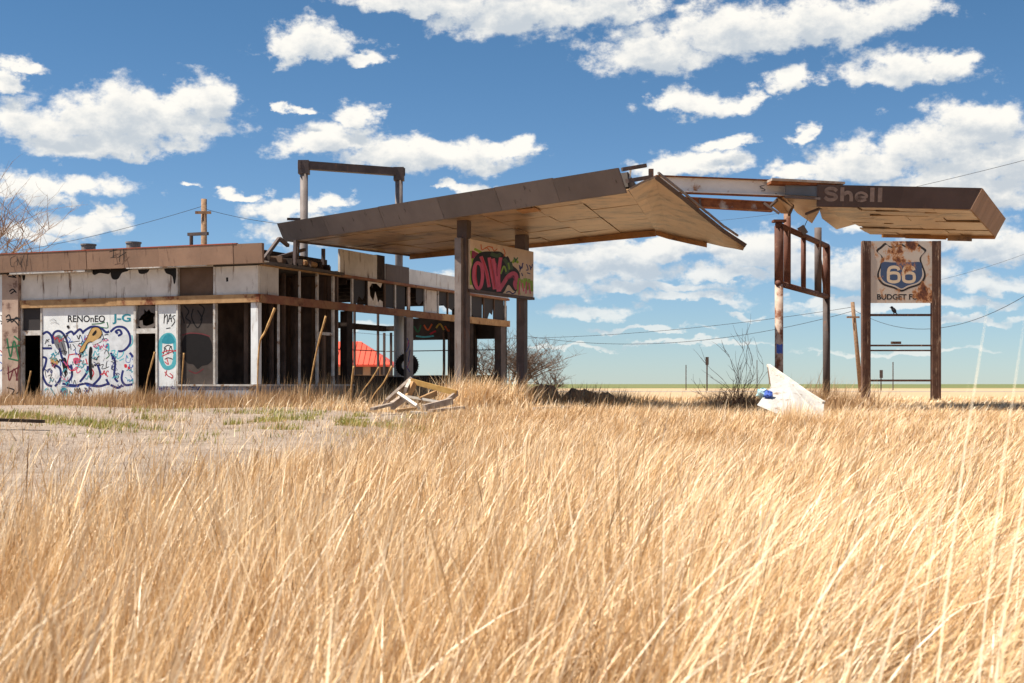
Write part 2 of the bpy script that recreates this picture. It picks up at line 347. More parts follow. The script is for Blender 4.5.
gravel = MIXC(t, MR(t, noise(t, VM(t, 'MULTIPLY', gp, (0.35, 1, 1)), 1.6, 6, 0.7), 0.56, 0.64), gravel, (0.20,0.145,0.105))
c = MIXC(t, MR(t, MA(t, 'ADD', a.outputs['Fac'], MA(t, 'MULTIPLY', MA(t, 'SUBTRACT', noise(t, gp, 1.5, 6, 0.7), 0.5), 0.9)), 0.4, 0.6), straw, gravel)
far = MIXC(t, MR(t, noise(t, VM(t, 'MULTIPLY', gp, (0.3, 1, 1)), 0.02, 5, 0.6), 0.35, 0.65), (0.10,0.13,0.03), (0.17,0.165,0.055))
c = MIXC(t, MR(t, s3.outputs[1], 44, 62), c, MIXC(t, MR(t, noise(t, gp, 1.2, 7, 0.7), 0.35, 0.65), (0.52,0.37,0.215), (0.40,0.27,0.15)))
c = MIXC(t, MR(t, s3.outputs[1], 190, 240), c, far)
t.links.new(c, b.inputs['Base Color'])
bp = t.nodes.new('ShaderNodeBump'); bp.inputs['Strength'].default_value = 0.5; bp.inputs['Distance'].default_value = 0.05
t.links.new(noise(t, gp, 16, 6, 0.75), bp.inputs['Height']); t.links.new(bp.outputs[0], b.inputs['Normal'])
me.materials.append(m); me.polygons.foreach_set('use_smooth', [True]*len(me.polygons))
gob = bpy.data.objects.new('ground', me); col.objects.link(gob); tag(gob, 'dry straw coloured ground with a bare gravel apron', kind='structure')
# far road: a thin pale strip along the field behind the sign
mb = MB(); mb.box(-900, 900, 120, 131, 0.6, 0.842)
road = mb.build('road', mat('pale_asphalt', (0.40,0.33,0.28), (0.34,0.28,0.24), 0.3, 0.95)); tag(road, 'pale road running across behind the posts', kind='structure')

# ------------------------------------------------------------------ gas station building
TH = math.atan(0.41); BC = Vector((-7.8, 43.0, 0.93))
bld = thing('gas_station_building', 'derelict flat roofed service station covered in graffiti with broken windows', 'building', BC, -TH)
ex = Vector((math.cos(TH), -math.sin(TH), 0)); ey = Vector((math.sin(TH), math.cos(TH), 0))
def LP(px, py, ax, off):
    """where the sight line through a pixel meets the building's plane local x = off or y = off"""
    d = Vector(((px-CX)/F, 1, (CY-py)/F)); o = Vector((0, 0, ZC))-BC
    n = ex if ax == 'x' else ey
    k = (off-o.dot(n))/d.dot(n); q = o+d*k
    return Vector((q.dot(ex), q.dot(ey), q.z))
def A(px, py=350, off=0.0): return LP(px, py, 'y', off)      # front wall (local y = off)
def B(px, py=350, off=0.0): return LP(px, py, 'x', off)      # side wing wall (local x = off)
def ax_(px): return A(px).x
def by_(px): return B(px).y
def bbox(name, mt, x0, x1, y0, y1, z0, z1, parent=bld):
    return MB().box(x0, x1, y0, y1, z0, z1).build(name, mt, parent)
ZB0, ZB1, ZF0, ZF1 = 3.08, 3.34, 4.22, 4.85
XL = -13.6; YE = 20.0; XW = -6.0; YP = 4.9
bbox('floor_slab', M_concrete, XL, 0.05, -0.05, YE, -0.5, 0.04)
pn_left = bbox('wall_panel', M_white, XL, ax_(5)-0.004, -0.02, 0.14, 0.04, ZF0)
pn_pil = bbox('pillar', M_tan, ax_(5), ax_(21), -0.14, 0.2, 0.04, ZF0)
pn_g1 = bbox('wall_panel', M_white, ax_(42.5), ax_(110)-0.006, 0.0, 0.14, 0.04, ZB0-0.003)
pn_g2 = bbox('wall_panel', M_white, ax_(110)+0.006, ax_(134)-0.003, 0.0, 0.14, 0.04, ZB0-0.003)
pn_w = bbox('wall_panel', M_white, ax_(158)+0.003, ax_(176.5)-0.003, 0.0, 0.14, 0.5, ZB0-0.003)
kick = bbox('kick_plate', M_kick, ax_(158), 0.0, -0.02, 0.12, 0.04, 0.5)
bbox('window_sill', M_whitep, ax_(177), 0.03, -0.06, 0.16, 0.503, 0.56)
for p0, p1 in ((21.2, 22.6), (41, 42.4), (134.1, 136.2), (156, 157.8), (176.7, 178.4), (213.6, 215.6)):
    z0 = 0.563 if p0 > 170 else 0.04
    bbox('window_post', M_whitep, ax_(p0), ax_(p1), -0.03, 0.12, z0, ZB0-0.004)
bbox('corner_post', M_white, ax_(251.5), 0.02, -0.035, 0.16, 0.563, ZB0-0.004)
# transoms over the two doorways
for p0, p1 in ((22.8, 40.8), (136.4, 155.8)):
    bbox('transom_bar', M_whitep, ax_(p0), ax_(p1), -0.02, 0.1, 2.18, 2.34)
tr1 = bbox('transom_pane', M_glass, ax_(22.8), ax_(40.8), 0.03, 0.04, 2.345, ZB0-0.01)
x0, x1 = ax_(136.4), ax_(155.8); z0, z1 = 2.345, ZB0-0.01
def ring_pane(name, x0, x1, z0, z1, y, hole, mt):
    """a pane with a ragged hole knocked out of it"""
    out = [(x0,z0),(x1,z0),(x1,z1),(x0,z1)]; mb = MB()
    n = len(hole); o = []
    for i, (hx, hz) in enumerate(hole):
        a = math.atan2(hz-0.5, hx-0.5); c_, s_ = math.cos(a), math.sin(a); k = 0.5/max(abs(c_), abs(s_)); o.append((0.5+c_*k, 0.5+s_*k))
    f3 = lambda q, yy: (x0+(x1-x0)*q[0], yy, z0+(z1-z0)*q[1])
    for yy in (y, y+0.008):
        mb.add([f3(q, yy) for q in o]+[f3(q, yy) for q in hole], [(i, (i+1) % n, n+(i+1) % n, n+i) for i in range(n)])
    return mb.build(name, mt, bld)
hole = [(0.86,0.5),(0.95,0.62),(0.72,0.70),(0.62,0.84),(0.5,0.72),(0.36,0.86),(0.38,0.66),(0.22,0.55),(0.06,0.34),(0.28,0.36),(0.32,0.14),(0.5,0.1),(0.7,0.15),(0.88,0.22)]
ring_pane('transom_pane', x0, x1, z0, z1, 0.03, hole, M_dust)
# left shop window is boarded, right one open
wb = bbox('window_board', M_board, ax_(178.6), ax_(213.4), 0.10, 0.13, 0.563, ZB0-0.01)
# frieze over the beam
fr1 = bbox('frieze_panel', M_frieze, ax_(21.2), ax_(110)-0.004, 0.0, 0.12, ZB1+0.003, ZF0-0.003)
fr2 = bbox('frieze_panel', M_frieze, ax_(110)+0.004, ax_(176.5)-0.004, 0.0, 0.12, ZB1+0.003, ZF0-0.003)
bbox('frieze_board', M_brown, ax_(177), ax_(213.5), 0.10, 0.13, ZB1+0.003, ZF0-0.003)
bbox('frieze_frame', M_whitep, ax_(176.6), ax_(178), -0.02, 0.098, ZB1+0.003, ZF0-0.003)
bbox('frieze_frame', M_whitep, ax_(213.6), ax_(215.2), -0.02, 0.12, ZB1+0.003, ZF0-0.003)
fr3 = bbox('frieze_panel', M_frieze, ax_(215.3), 0.0, 0.0, 0.12, ZB1+0.003, ZF0-0.003)
bbox('beam', M_wood, ax_(21.5), ax_(118), -0.085, 0.07, ZB0, ZB1)
bbox('beam', M_wood, ax_(118)+0.01, 0.09, -0.09, 0.07, ZB0+0.004, ZB1-0.004)
bbox('ledge_strip', M_whitep, ax_(18), ax_(93), -0.40, -0.02, ZF0-0.04, ZF0+0.03)
bbox('ledge_strip', M_whitep, ax_(134), ax_(213.5), -0.40, -0.02, ZF0+0.005, ZF0+0.075)
# parapet fascia along the front
cuts = [XL, ax_(95), ax_(167), ax_(241), 0.42]
fas = []
for i in range(4):
    f_ = MB(); y0 = -0.46+0.01*(i % 2)
    f_.add([(cuts[i]+0.005,y0+0.05,ZF0+0.03),(cuts[i+1]-0.005,y0+0.05,ZF0+0.03),(cuts[i+1]-0.005,y0+0.14,ZF0+0.03),(cuts[i]+0.005,y0+0.14,ZF0+0.03),
            (cuts[i]+0.005,y0,ZF1),(cuts[i+1]-0.005,y0,ZF1),(cuts[i+1]-0.005,y0+0.14,ZF1),(cuts[i]+0.005,y0+0.14,ZF1)], [(3,2,1,0),(4,5,6,7),(0,1,5,4),(1,2,6,5),(2,3,7,6),(3,0,4,7)])
    fas.append(f_.build('parapet_panel', M_fascia_a, bld))
    bbox('parapet_trim', M_red, cuts[i]+0.005, cuts[i+1]-0.005-(0.9 if i == 3 else 0), y0-0.012, y0+0.1, ZF1+0.002, ZF1+0.03)
bbox('parapet_soffit', M_frieze, XL, 0.40, -0.31, -0.01, ZF0+0.08, ZF0+0.11)
bbox('roof_deck', M_roof, XL, 0.30, 0.0, YP, ZF0+0.03, ZF0+0.12)
for px_, yy in ((88.5, 2.2), (133.5, 2.2)):
    c_ = LP(px_, 245, 'y', yy); v = MB(); v.tube([(c_.x, yy, ZF0+0.1), (c_.x, yy, 5.33)], 0.24, 16); v.tube([(c_.x, yy, 5.33), (c_.x, yy, 5.38)], 0.27, 16)
    v.build('roof_vent', M_steelp, bld)
c_ = LP(197, 240, 'y', 1.2); v = MB(); v.tube([(c_.x-0.22, 1.2, ZF0+0.1), (c_.x-0.22, 1.2, 5.38)], 0.06, 8); v.bar((c_.x-0.34,1.2,5.42), (c_.x+0.42,1.2,5.42), 0.1, 0.1); v.build('vent_pipe', M_colp, bld)
# interior
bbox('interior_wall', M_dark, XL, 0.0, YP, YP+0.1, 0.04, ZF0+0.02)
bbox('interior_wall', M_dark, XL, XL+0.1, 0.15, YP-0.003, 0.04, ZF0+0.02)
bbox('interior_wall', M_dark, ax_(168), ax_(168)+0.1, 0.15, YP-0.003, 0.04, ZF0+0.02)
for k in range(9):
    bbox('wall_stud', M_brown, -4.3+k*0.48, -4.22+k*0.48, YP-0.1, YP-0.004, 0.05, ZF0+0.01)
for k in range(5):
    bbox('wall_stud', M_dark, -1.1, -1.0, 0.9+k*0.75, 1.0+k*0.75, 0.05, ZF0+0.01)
# side wing: B wall, from the corner back
bbox('kick_plate', M_kick, -0.12, 0.02, 0.165, by_(353), 0.04, 0.5)
bbox('window_sill', M_whitep, -0.14, 0.06, 0.17, by_(353), 0.503, 0.56)
bbox('beam', M_redbeam, -0.06, 0.10, 0.075, by_(372), ZB0, ZB1)
bbox('beam', M_redbeam, -0.06, 0.095, by_(372)+0.01, by_(440), ZB0+0.005, ZB1-0.005)
bbox('beam', M_wood, -0.06, 0.10, by_(440)+0.01, YE+0.1, ZB0, ZB1)
bbox('frieze_panel', M_frieze, -0.11, 0.004, 0.13, by_(278.5), ZB1+0.003, ZF0-0.003)
bbox('cornice', M_wood, -0.1, 0.12, 0.13, by_(338), ZF0, ZF0+0.1)
bbox('cornice', M_redbeam, -0.1, 0.12, by_(338)+0.01, YE, ZF0, ZF0+0.09)
for px_, w_, mt in ((278, .07, M_whitep), (299, .07, M_whitep), (316.6, .13, M_whitep), (332.5, .14, M_whitep)):
    y = by_(px_)
    bbox('window_post', mt, -0.01, 0.045, y-w_/2, y+w_/2, 0.563, ZB0-0.003)
    if px_ > 279: bbox('clerestory_post', mt, -0.01, 0.045, y-w_/2, y+w_/2, ZB1+0.003, ZF0-0.003)
bbox('door_rail', M_whitep, -0.05, 0.04, by_(318)+0.02, by_(331.3), 2.2, 2.3)
bbox('door_stile', M_brown, -0.05, 0.03, by_(323), by_(325), 0.565, 2.195)
for px_, w_, mt in ((351.5,.12,M_whitep),(366,.1,M_char),(384,.12,M_brown),(394.5,.1,M_whitep),(408,.2,M_pale),(424,.08,M_whitep),(437.5,.08,M_whitep),(447,.08,M_brown),(470,.09,M_whitep),(483,.08,M_brown),(493.5,.08,M_brown),(504.8,.13,M_whitep)):
    y = by_(px_); bbox('clerestory_post', mt, -0.01, 0.045, y-w_/2, y+w_/2, ZB1+0.003, ZF0-0.003)
def bpane(p0, p1, mt, prof):
    y0, y1 = by_(p0), by_(p1); h = ZF0-ZB1-0.02; pts = []
    for i, q in enumerate(prof): pts.append((-0.01, y0+(y1-y0)*q[0], ZB1+0.01+h*q[1]))
    return MB().prism(pts, (0.008, 0, 0)).build('clerestory_pane', mt, bld)
bpane(385, 393.8, M_glass, [(0,0),(1,0),(1,1),(0,1)]); bpane(395.2, 405, M_glass, [(0,0),(1,0),(1,1),(0,1)])
bpane(352.5, 365.2, M_glass, [(0,0),(.3,0),(.5,.35),(.8,.2),(1,.45),(1,1),(0,1)])
bpane(367, 383, M_plankw, [(0,0),(1,0),(1,.22),(.8,.3),(.7,.16),(.52,.62),(.4,.2),(.2,.42),(.16,.75),(.3,.93),(.6,.95),(.85,.8),(.95,1),(0,1)])
bpane(425, 436.8, M_frieze, [(0,0),(1,0),(1,1),(0,1)])
bpane(416, 423.3, M_glass, [(0,.4),(.4,.25),(1,.5),(1,1),(0,1)])
bpane(438.3, 446.5, M_glass, [(0,.3),(.5,.45),(1,.25),(1,1),(0,1)])
bpane(447.8, 458, M_glass, [(0,.3),(.4,.2),(1,.5),(1,1),(0,1)])
bpane(471, 482, M_glass, [(0,.15),(.3,0),(1,0),(1,1),(0,1)])
bpane(484, 493, M_glass, [(0,0),(.4,0),(.6,.3),(.9,.2),(1,.5),(1,1),(0,1)])
bpane(494.2, 503.8, M_glass, [(0,0),(1,0),(1,1),(0,1)])
# torn open roof edge: rafters and blocking where the fascia is gone
bbox('rim_board', M_char, -0.5, -0.42, 0.0, by_(338), ZF0+0.13, ZF0+0.58)
bbox('rim_board', M_brown, 0.0, 0.07, 0.05, by_(329), ZF0+0.103, ZF0+0.30)
for k in range(7):
    y = 0.25+k*0.62; mb = MB(); mb.bar((-1.6, y, ZF0+0.30+random.uniform(0,.06)), (0.28, y+random.uniform(-.08,.08), ZF0+0.22+random.uniform(-.03,.05)), 0.05, 0.2); mb.build('rafter', random.choice((M_brown, M_char)), bld)
for a_, b_ in (((0.1,0.15,4.4),(0.2,0.9,5.12)), ((0.2,0.9,5.12),(0.15,1.5,4.95)), ((0.15,1.9,4.3),(0.15,1.95,5.15)), ((-0.3,1.2,4.5),(-0.2,3.1,4.98)), ((-.2,2.6,4.3),(-.15,2.6,5.2)), ((-0.1,4.15,4.35),(-0.1,4.15,5.1))):
    MB().bar(a_, b_, 0.1, 0.1).build('broken_strut', M_colp, bld)
mb = MB(); mb.tube([(0.08,2.5,4.5),(0.08,3.3,4.48)], 0.1, 10); mb.build('fallen_duct', M_wood, bld)
fw = bbox('fascia_panel', M_frieze, -0.02, 0.06, by_(338.5), by_(375.5), ZF0+0.06, 5.17)
bbox('fascia_post', M_char, -0.1, 0.05, by_(376), by_(383.5), ZF0+0.1, 5.2)
bbox('fascia_panel', M_fascia, -0.02, 0.07, by_(384.5), by_(407.5), ZF0+0.1, 4.93)
bbox('fascia_panel', M_greypan if 0 else M_white, -0.02, 0.06, by_(408), by_(455), ZF0+0.1, 4.88)
bbox('fascia_panel', M_white, -0.02, 0.065, by_(455)+0.01, YE, ZF0+0.1, 4.86)
bbox('roof_deck', M_roof, XW, 0.0, YP+0.11, YE, ZF0+0.10, ZF0+0.2)
for k in range(8):
    y = YP+0.8+k*1.9; bbox('roof_joist', M_char, XW+0.1, -0.11, y, y+0.1, ZF0-0.2, ZF0+0.096)
# wing posts on the open side
def wpost(px_, w_, mt, d_=0.2, z1=ZB0-0.003, z0=0.04):
    y = by_(px_); return bbox('wing_post', mt, -0.06-d_+0.1, 0.04, y-w_/2, y+w_/2, z0, z1)
wpost(348.8, 0.42, M_char, 0.26); gp_post = wpost(409, 0.55, M_steelp, 0.12); wpost(456, 0.35, M_char, 0.24); wpost(471, 0.3, M_char, 0.24); wpost(502.5, 0.55, M_colp, 0.3)
# far side frame and end frame, seen through the open bays
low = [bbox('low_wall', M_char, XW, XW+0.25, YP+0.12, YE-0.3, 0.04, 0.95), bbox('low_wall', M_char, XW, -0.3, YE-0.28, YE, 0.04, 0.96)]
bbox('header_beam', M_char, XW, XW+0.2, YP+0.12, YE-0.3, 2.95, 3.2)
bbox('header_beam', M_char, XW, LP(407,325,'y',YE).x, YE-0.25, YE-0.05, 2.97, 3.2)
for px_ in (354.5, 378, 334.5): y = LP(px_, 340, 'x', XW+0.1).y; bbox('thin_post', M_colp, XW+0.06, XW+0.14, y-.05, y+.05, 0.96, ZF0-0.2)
for px_ in (391, 444, 384.2, 449, 470): x = LP(px_, 340, 'y', YE-.1).x; bbox('thin_post', M_colp, x-.045, x+.045, YE-.14, YE-.05, 0.965, 2.9)
for px_, w_ in ((456.5, .3), (474, .25), (503, .3)): x = LP(px_, 340, 'y', YE-.1).x; bbox('wing_post', M_char, x-w_/2, x+w_/2, YE-.27, YE-.02, 0.97 if px_ < 480 else .04, ZF0-0.21)
gpan = bbox('spandrel_panel', M_board, LP(412,330,'y',YE).x, LP(455,330,'y',YE).x, YE-0.02, YE+0.03, LP(430,340,'y',YE).z, LP(430,318,'y',YE).z)
bbox('spandrel_panel', M_board, LP(472,330,'y',YE).x, LP(501,330,'y',YE).x, YE-0.02, YE+0.03, LP(485,339,'y',YE).z, LP(485,321,'y',YE).z)
mb = MB(); mb.tube([(XW+.1, YP+.2, 2.05), (XW+.1, YE-.3, 2.05)], 0.025, 6); mb.build('rail', M_dpipe, bld)
mb = MB(); mb.tube([(XW+.1, YE-.1, 2.05), (-.2, YE-.1, 2.08)], 0.025, 6); mb.build('rail', M_dpipe, bld)

# graffiti on the front wall (picture coordinates on that wall)
def fnA(off): return lambda x, y, l: (lambda q: (q.x, off-l, q.z))(A(x, y, off))
def fnB(off): return lambda x, y, l: (lambda q: (off+l, q.y, q.z))(B(x, y, off))
def c1(x, y): return (36+x/6.83, 300+y/6.83)
C1 = lambda L: [c1(*q) for q in L]
pg = Paint(pn_g1, fnA(0.0), False)
pg.text('RENOnEO', *c1(218,0)[:1], c1(472,0)[0], c1(0,105)[1], c1(0,152)[1], 'black', 0.02, name='graffiti')
pg.fills([C1([(45,330),(45,230),(80,215),(115,240),(150,212),(190,225),(240,215),(300,200),(330,210),(390,195),(450,200),(500,215),(500,580),(420,570),(350,580),(300,560),(230,590),(120,580),(60,560),(45,500)])], 'pale')
for cn, L in (('cyan', [(480,300),(500,300),(500,350),(470,340)]), ('tan', [(100,400),(140,395),(150,440),(110,445)]), ('white', [(60,470),(120,460),(150,520),(110,575),(60,550)]), ('white', [(250,470),(300,450),(320,520),(280,560)]),
    ('grey', [(120,260),(165,240),(200,300),(205,380),(160,350),(130,310)]), ('cyan', [(310,300),(345,290),(350,330),(320,335)]), ('pink', [(255,400),(290,395),(295,430),(262,435)]), ('white', [(370,420),(420,380),(440,450),(420,540),(375,545)]), ('soot', [(175,400),(205,400),(215,470),(200,520),(185,470)]),
    ('teal', [(175,600),(215,610),(205,660),(180,655)]), ('blue', [(215,572),(290,580),(285,596),(215,592)]), ('blue', [(350,575),(430,580),(428,594),(352,590)])):
    pg.fills([C1(L)], cn)
pg.strokes([C1(L) for L in ([(45,235),(75,218),(105,245),(118,300)],[(112,300),(120,230),(160,212),(200,250),(225,330)],[(205,235),(240,215),(262,240)],[(262,232),(300,200),(325,230)],[(325,215),(380,182),(440,190),(478,220),(500,215)],
    [(45,390),(70,400),(62,450),(45,500),(70,570),(110,590)],[(120,440),(165,470),(165,540),(130,590)],[(180,570),(260,585),(340,570),(420,590),(500,570)],[(240,440),(245,520),(210,570)],[(300,560),(345,500),(355,450)],[(420,440),(440,520),(390,580)],[(160,330),(190,420),(250,470)],[(45,330),(110,330)],[(480,540),(500,580)])], 2.3, 'navy')
pg.strokes([C1(L) for L in ([(150,300),(160,340),(150,370)],[(175,290),(200,370)],[(200,345),(165,352)],[(195,355),(210,352),(205,372)],[(170,270),(215,300),(225,380)],[(235,300),(240,340)],[(250,300),(270,330),(255,345)],[(180,400),(205,440),(180,500),(200,530)],
    [(430,450),(460,440),(450,470),(480,465)],[(485,420),(480,460),(500,455)],[(200,470),(215,500),(195,530)],[(250,420),(255,445)],[(272,415),(270,440),(285,440)],[(290,440),(310,415),(320,440)],[(325,410),(330,440),(345,430)],[(262,620),(268,650)],[(270,610),(290,640),(295,600),(310,650)],[(330,600),(350,610),(325,650),(355,645)],[(235,290),(300,280)],[(75,480),(100,470),(110,500)],[(80,520),(110,510),(95,535),(115,530)],[(60,470),(70,530)])], 0.75, 'black')
pg.strokes([C1(L) for L in ([(225,375),(285,370),(300,410),(280,470),(235,480),(215,440),(225,375)],[(290,310),(320,330),(300,350),(325,372)],[(380,470),(395,500),(375,540)],[(340,400),(352,440)],[(440,510),(470,500),(490,525)])], 1.1, 'red')
pg.strokes([C1(L) for L in ([(310,250),(325,290),(335,240)],[(215,250),(235,270),(225,290),(250,280)],[(460,300),(475,330),(490,300)],[(455,270),(480,265),(495,280)])], 0.8, 'blue')
pg.strokes([C1(L) for L in ([(380,165),(440,160),(470,150)],[(440,185),(490,190),(485,150)],[(490,350),(500,380),(480,400)])], 1.0, 'green')
pg.strokes([C1(L) for L in ([(170,610),(190,640),(180,670)],[(230,620),(250,650),(225,670)],[(100,600),(130,650)])], 1.2, 'teal')
SC = random.Random(4)
def scrib(pt, n, x0, x1, y0, y1, cols, w=(.5, .95)):
    for _ in range(n):
        cx_, cy_ = SC.uniform(x0, x1), SC.uniform(y0, y1); L = []
        for k in range(SC.randint(4, 7)): L.append((min(max(cx_+(k-2.5)*SC.uniform(5, 11), x0), x1), min(max(cy_+SC.uniform(-20, 20), y0), y1)))
        pt.strokes([C1(L)], SC.uniform(*w), SC.choice(cols))
scrib(pg, 70, 60, 495, 235, 575, ['black', 'black', 'navy', 'cyan', 'red', 'blue', 'teal', 'grey', 'pink', 'white', 'soot'])
scrib(pg, 9, 55, 495, 590, 660, ['black', 'teal', 'navy', 'cyan'])
pg.fills([C1([(362,230),(385,192),(425,188),(450,215),(445,245),(400,290),(375,285),(350,300),(330,345),(300,360),(305,330),(345,270)])], 'tan')
pg.strokes([C1([(362,230),(385,192),(425,188),(450,215),(445,245),(400,290),(375,285),(350,300),(330,345),(300,360),(305,330),(345,270),(362,230)])], 0.7, 'soot')
pg.fills([C1([(385,235),(410,205),(415,225),(395,245)])], 'soot')
pg.fills([C1([(385,290),(440,262),(448,280),(395,305)])], 'white')
pg.fills([C1([(365,330),(385,330),(380,420),(385,520),(370,540),(360,440)])], 'soot')
pg.strokes([C1(L) for L in ([(95,140),(120,130),(140,145)],[(100,160),(125,150),(160,165)],[(255,182),(290,172)])], 0.35, 'grey')
pg.fills([C1([(210,180),(222,172),(230,185),(220,195)])], 'soot')
pg2 = Paint(pn_g2, fnA(0.0), False)
pg2.fills([C1([(508,215),(560,190),(610,205),(640,260),(640,330),(660,380),(665,470),(668,560),(620,590),(560,590),(508,570)])], 'pale')
pg2.strokes([C1(L) for L in ([(508,218),(550,185),(605,190),(640,240),(640,300),(600,345),(560,350)],[(560,230),(545,215),(570,205),(585,230),(560,245)],[(510,360),(540,420),(535,520),(560,560)],[(595,480),(585,540),(610,580),(660,575)],[(510,580),(560,600),(590,580)],[(640,360),(665,390)])], 2.3, 'navy')
pg2.strokes([C1(L) for L in ([(512,350),(540,345),(530,375),(550,390)],[(560,350),(555,400),(590,380),(600,350)],[(570,415),(600,400)],[(620,380),(630,400)],[(655,240),(660,290),(640,320)])], 1.1, 'cyan')
pg2.strokes([C1(L) for L in ([(512,420),(545,440),(515,470),(550,480)],[(540,500),(565,520),(555,540)],[(560,620),(580,640),(600,620)])], 0.75, 'black')
pg2.strokes([C1(L) for L in ([(620,375),(615,420),(640,425),(645,395)],[(650,385),(660,410)])], 0.7, 'blue')
pg2.fills([C1([(603,440),(620,440),(622,460),(606,462)]), C1([(628,455),(642,456),(642,472),(628,472)]), C1([(645,468),(652,466),(650,485),(643,484)])], 'red')
scrib(pg2, 14, 512, 662, 330, 590, ['black', 'navy', 'cyan', 'blue', 'teal'])
pg2.text('J-G', c1(522,0)[0], c1(648,0)[0], c1(0,95)[1], c1(0,165)[1], 'teal', 0.03, name='graffiti')
def c2(x, y): return (120+x/6.83, 300+y/6.83)
C2 = lambda L: [c2(*q) for q in L]
pw = Paint(pn_w, fnA(0.0), False)
pw.strokes([C2([(275,300),(300,250),(345,240),(375,290),(378,380),(360,450),(310,460),(280,400)])], 4.2, 'cyan', closed=True)
pw.fills([C2([(285,290),(310,240),(350,238),(375,285),(340,300)])], 'teal')
pw.strokes([C2(L) for L in ([(300,330),(325,310),(355,320)],[(295,370),(310,330),(325,370)],[(330,370),(345,320),(365,365)],[(305,405),(330,395),(360,405)])], 0.9, 'black')
pw.strokes([C2(L) for L in ([(285,360),(330,345),(385,350)],[(285,385),(340,360),(388,340)],[(305,420),(330,440),(320,400)],[(305,490),(330,520),(355,530)],[(320,480),(310,520)],[(340,500),(360,520),(352,540)])], 0.9, 'red')
pw.strokes([C2(L) for L in ([(305,95),(300,160)],[(300,130),(322,100),(322,165)],[(340,100),(330,150)],[(345,95),(352,150)],[(332,130),(355,125)],[(378,105),(360,115),(375,145),(352,180)],[(315,195),(345,190)])], 0.9, 'black')
pk = Paint(kick, fnA(-0.02), False)
for L in (C2([(270,590),(270,610),(285,600),(285,620)]), C2([(300,585),(300,615)]), C2([(325,590),(315,610),(335,610)]), C2([(360,585),(350,600),(375,605)]), C2([(430,585),(450,600),(440,620)]), C2([(470,590),(500,600)]), C2([(520,590),(530,615),(545,590)])):
    pk.strokes([L], 0.8, 'navy')
pb = Paint(wb, fnA(0.10), False)
pb.fills([C2([(420,300),(440,250),(480,228),(560,235),(600,245),(628,300),(632,400),(600,440),(560,450),(530,470),(500,440),(460,430),(430,380),(425,340)])], 'soot')
pb.strokes([C2(L) for L in ([(440,40),(470,80),(450,120),(480,150),(460,190)],[(500,60),(490,120),(530,190),(560,130),(530,70)],[(540,30),(575,60),(550,140)],[(420,80),(440,160)])], 1.3, 'soot')
pb.strokes([C2(L) for L in ([(425,240),(480,226),(560,232),(615,250)],[(470,480),(520,500),(570,470)])], 1.2, 'maroon')
def c3(x, y): return (x/4.267, 240+y/4.267)
C3 = lambda L: [c3(*q) for q in L]
pp = Paint(pn_pil, fnA(-0.14), False)
pp.strokes([C3(L) for L in ([(30,150),(45,140),(60,155),(75,145),(88,160)],[(35,155),(70,160)],[(40,220),(55,210),(70,225)],[(45,230),(66,216)],[(25,330),(40,320),(50,350),(70,330),(85,345)],[(30,350),(55,340),(80,365)],[(26,340),(85,335)],[(30,630),(60,640),(50,660),(80,650)])], 1.3, 'black')
pp.strokes([C3(L) for L in ([(30,420),(45,500),(60,430),(80,510)],[(28,460),(85,450)],[(60,410),(85,430)],[(35,505),(78,515)])], 1.6, 'green')
pp.strokes([C3(L) for L in ([(35,540),(40,600),(60,550),(75,600)],[(30,570),(85,540)],[(80,530),(70,600)])], 1.3, 'maroon')
pp2 = Paint(pn_left, fnA(-0.02), False)
pp2.strokes([C3(L) for L in ([(2,490),(16,500),(18,540),(2,560)],[(0,520),(12,530)])], 1.0, 'blue')
pp2.strokes([C3(L) for L in ([(1,470),(17,490)],)], 0.9, 'red')
pp2.strokes([C3(L) for L in ([(2,320),(16,335),(5,360)],[(8,330),(18,380)],[(0,345),(14,350)])], 0.9, 'black')
# soot on the frieze, tags on the parapet
pf = Paint(fr2, fnA(0.0), False)
pf.fills([[(112,268.6),(127,268.4),(128,271),(122,273),(118,279),(112.5,279),(110.5,273)], [(139,268),(149,267.8),(148,272),(143,274),(139,273)], [(165,267.6),(175.5,267.4),(175.8,280),(174,284),(172,276),(166,273)]], 'soot')
pf1 = Paint(fr1, fnA(0.0), False)
pf1.fills([[(93,270),(109,269.2),(109,274),(100,273),(94,275)], [(22,272.5),(25,272),(25,279),(23,280)]], 'soot')
pf3 = Paint(fr3, fnA(0.0), False)
pf3.fills([[(226,277.5),(228.2,277.3),(228.3,281.5),(226.2,281.7)]], 'black', smooth=False)
pt1 = Paint(fas[0], fnA(-0.455), False)
pt1.strokes([C3(L) for L in ([(70,68),(48,80),(50,110),(62,115)],[(75,70),(78,110)],[(78,80),(90,105),(105,65)],[(92,72),(94,118)],[(120,60),(118,112)])], 0.6, 'black', lift=0.03)
pt2 = Paint(fas[1], fnA(-0.445), False)
pt2.strokes([[(110,252),(117,250)],[(114,249),(114,258)],[(111,258),(117,257)],[(121,250),(120,262)],[(118,258),(127,252)],[(124,249),(125,261)]], 0.7, 'soot', lift=0.03)
pgp = Paint(gpan, lambda x, y, l: (lambda q: (q.x, YE-0.02-l, q.z))(LP(x, y, 'y', YE-0.02)), False)
for i, (cn, L) in enumerate((('orange', [(424,325),(428,330),(432,324)]), ('yellow', [(436,328),(440,324),(444,330)]), ('green', [(414,326),(418,332),(421,325)]), ('red', [(430,334),(436,331)]), ('orange', [(445,326),(449,331),(453,325)]), ('cyan', [(416,336),(424,337),(434,336)]))): pgp.strokes([L], 1.6, cn)
pcol = Paint(gp_post, fnB(0.04), False)
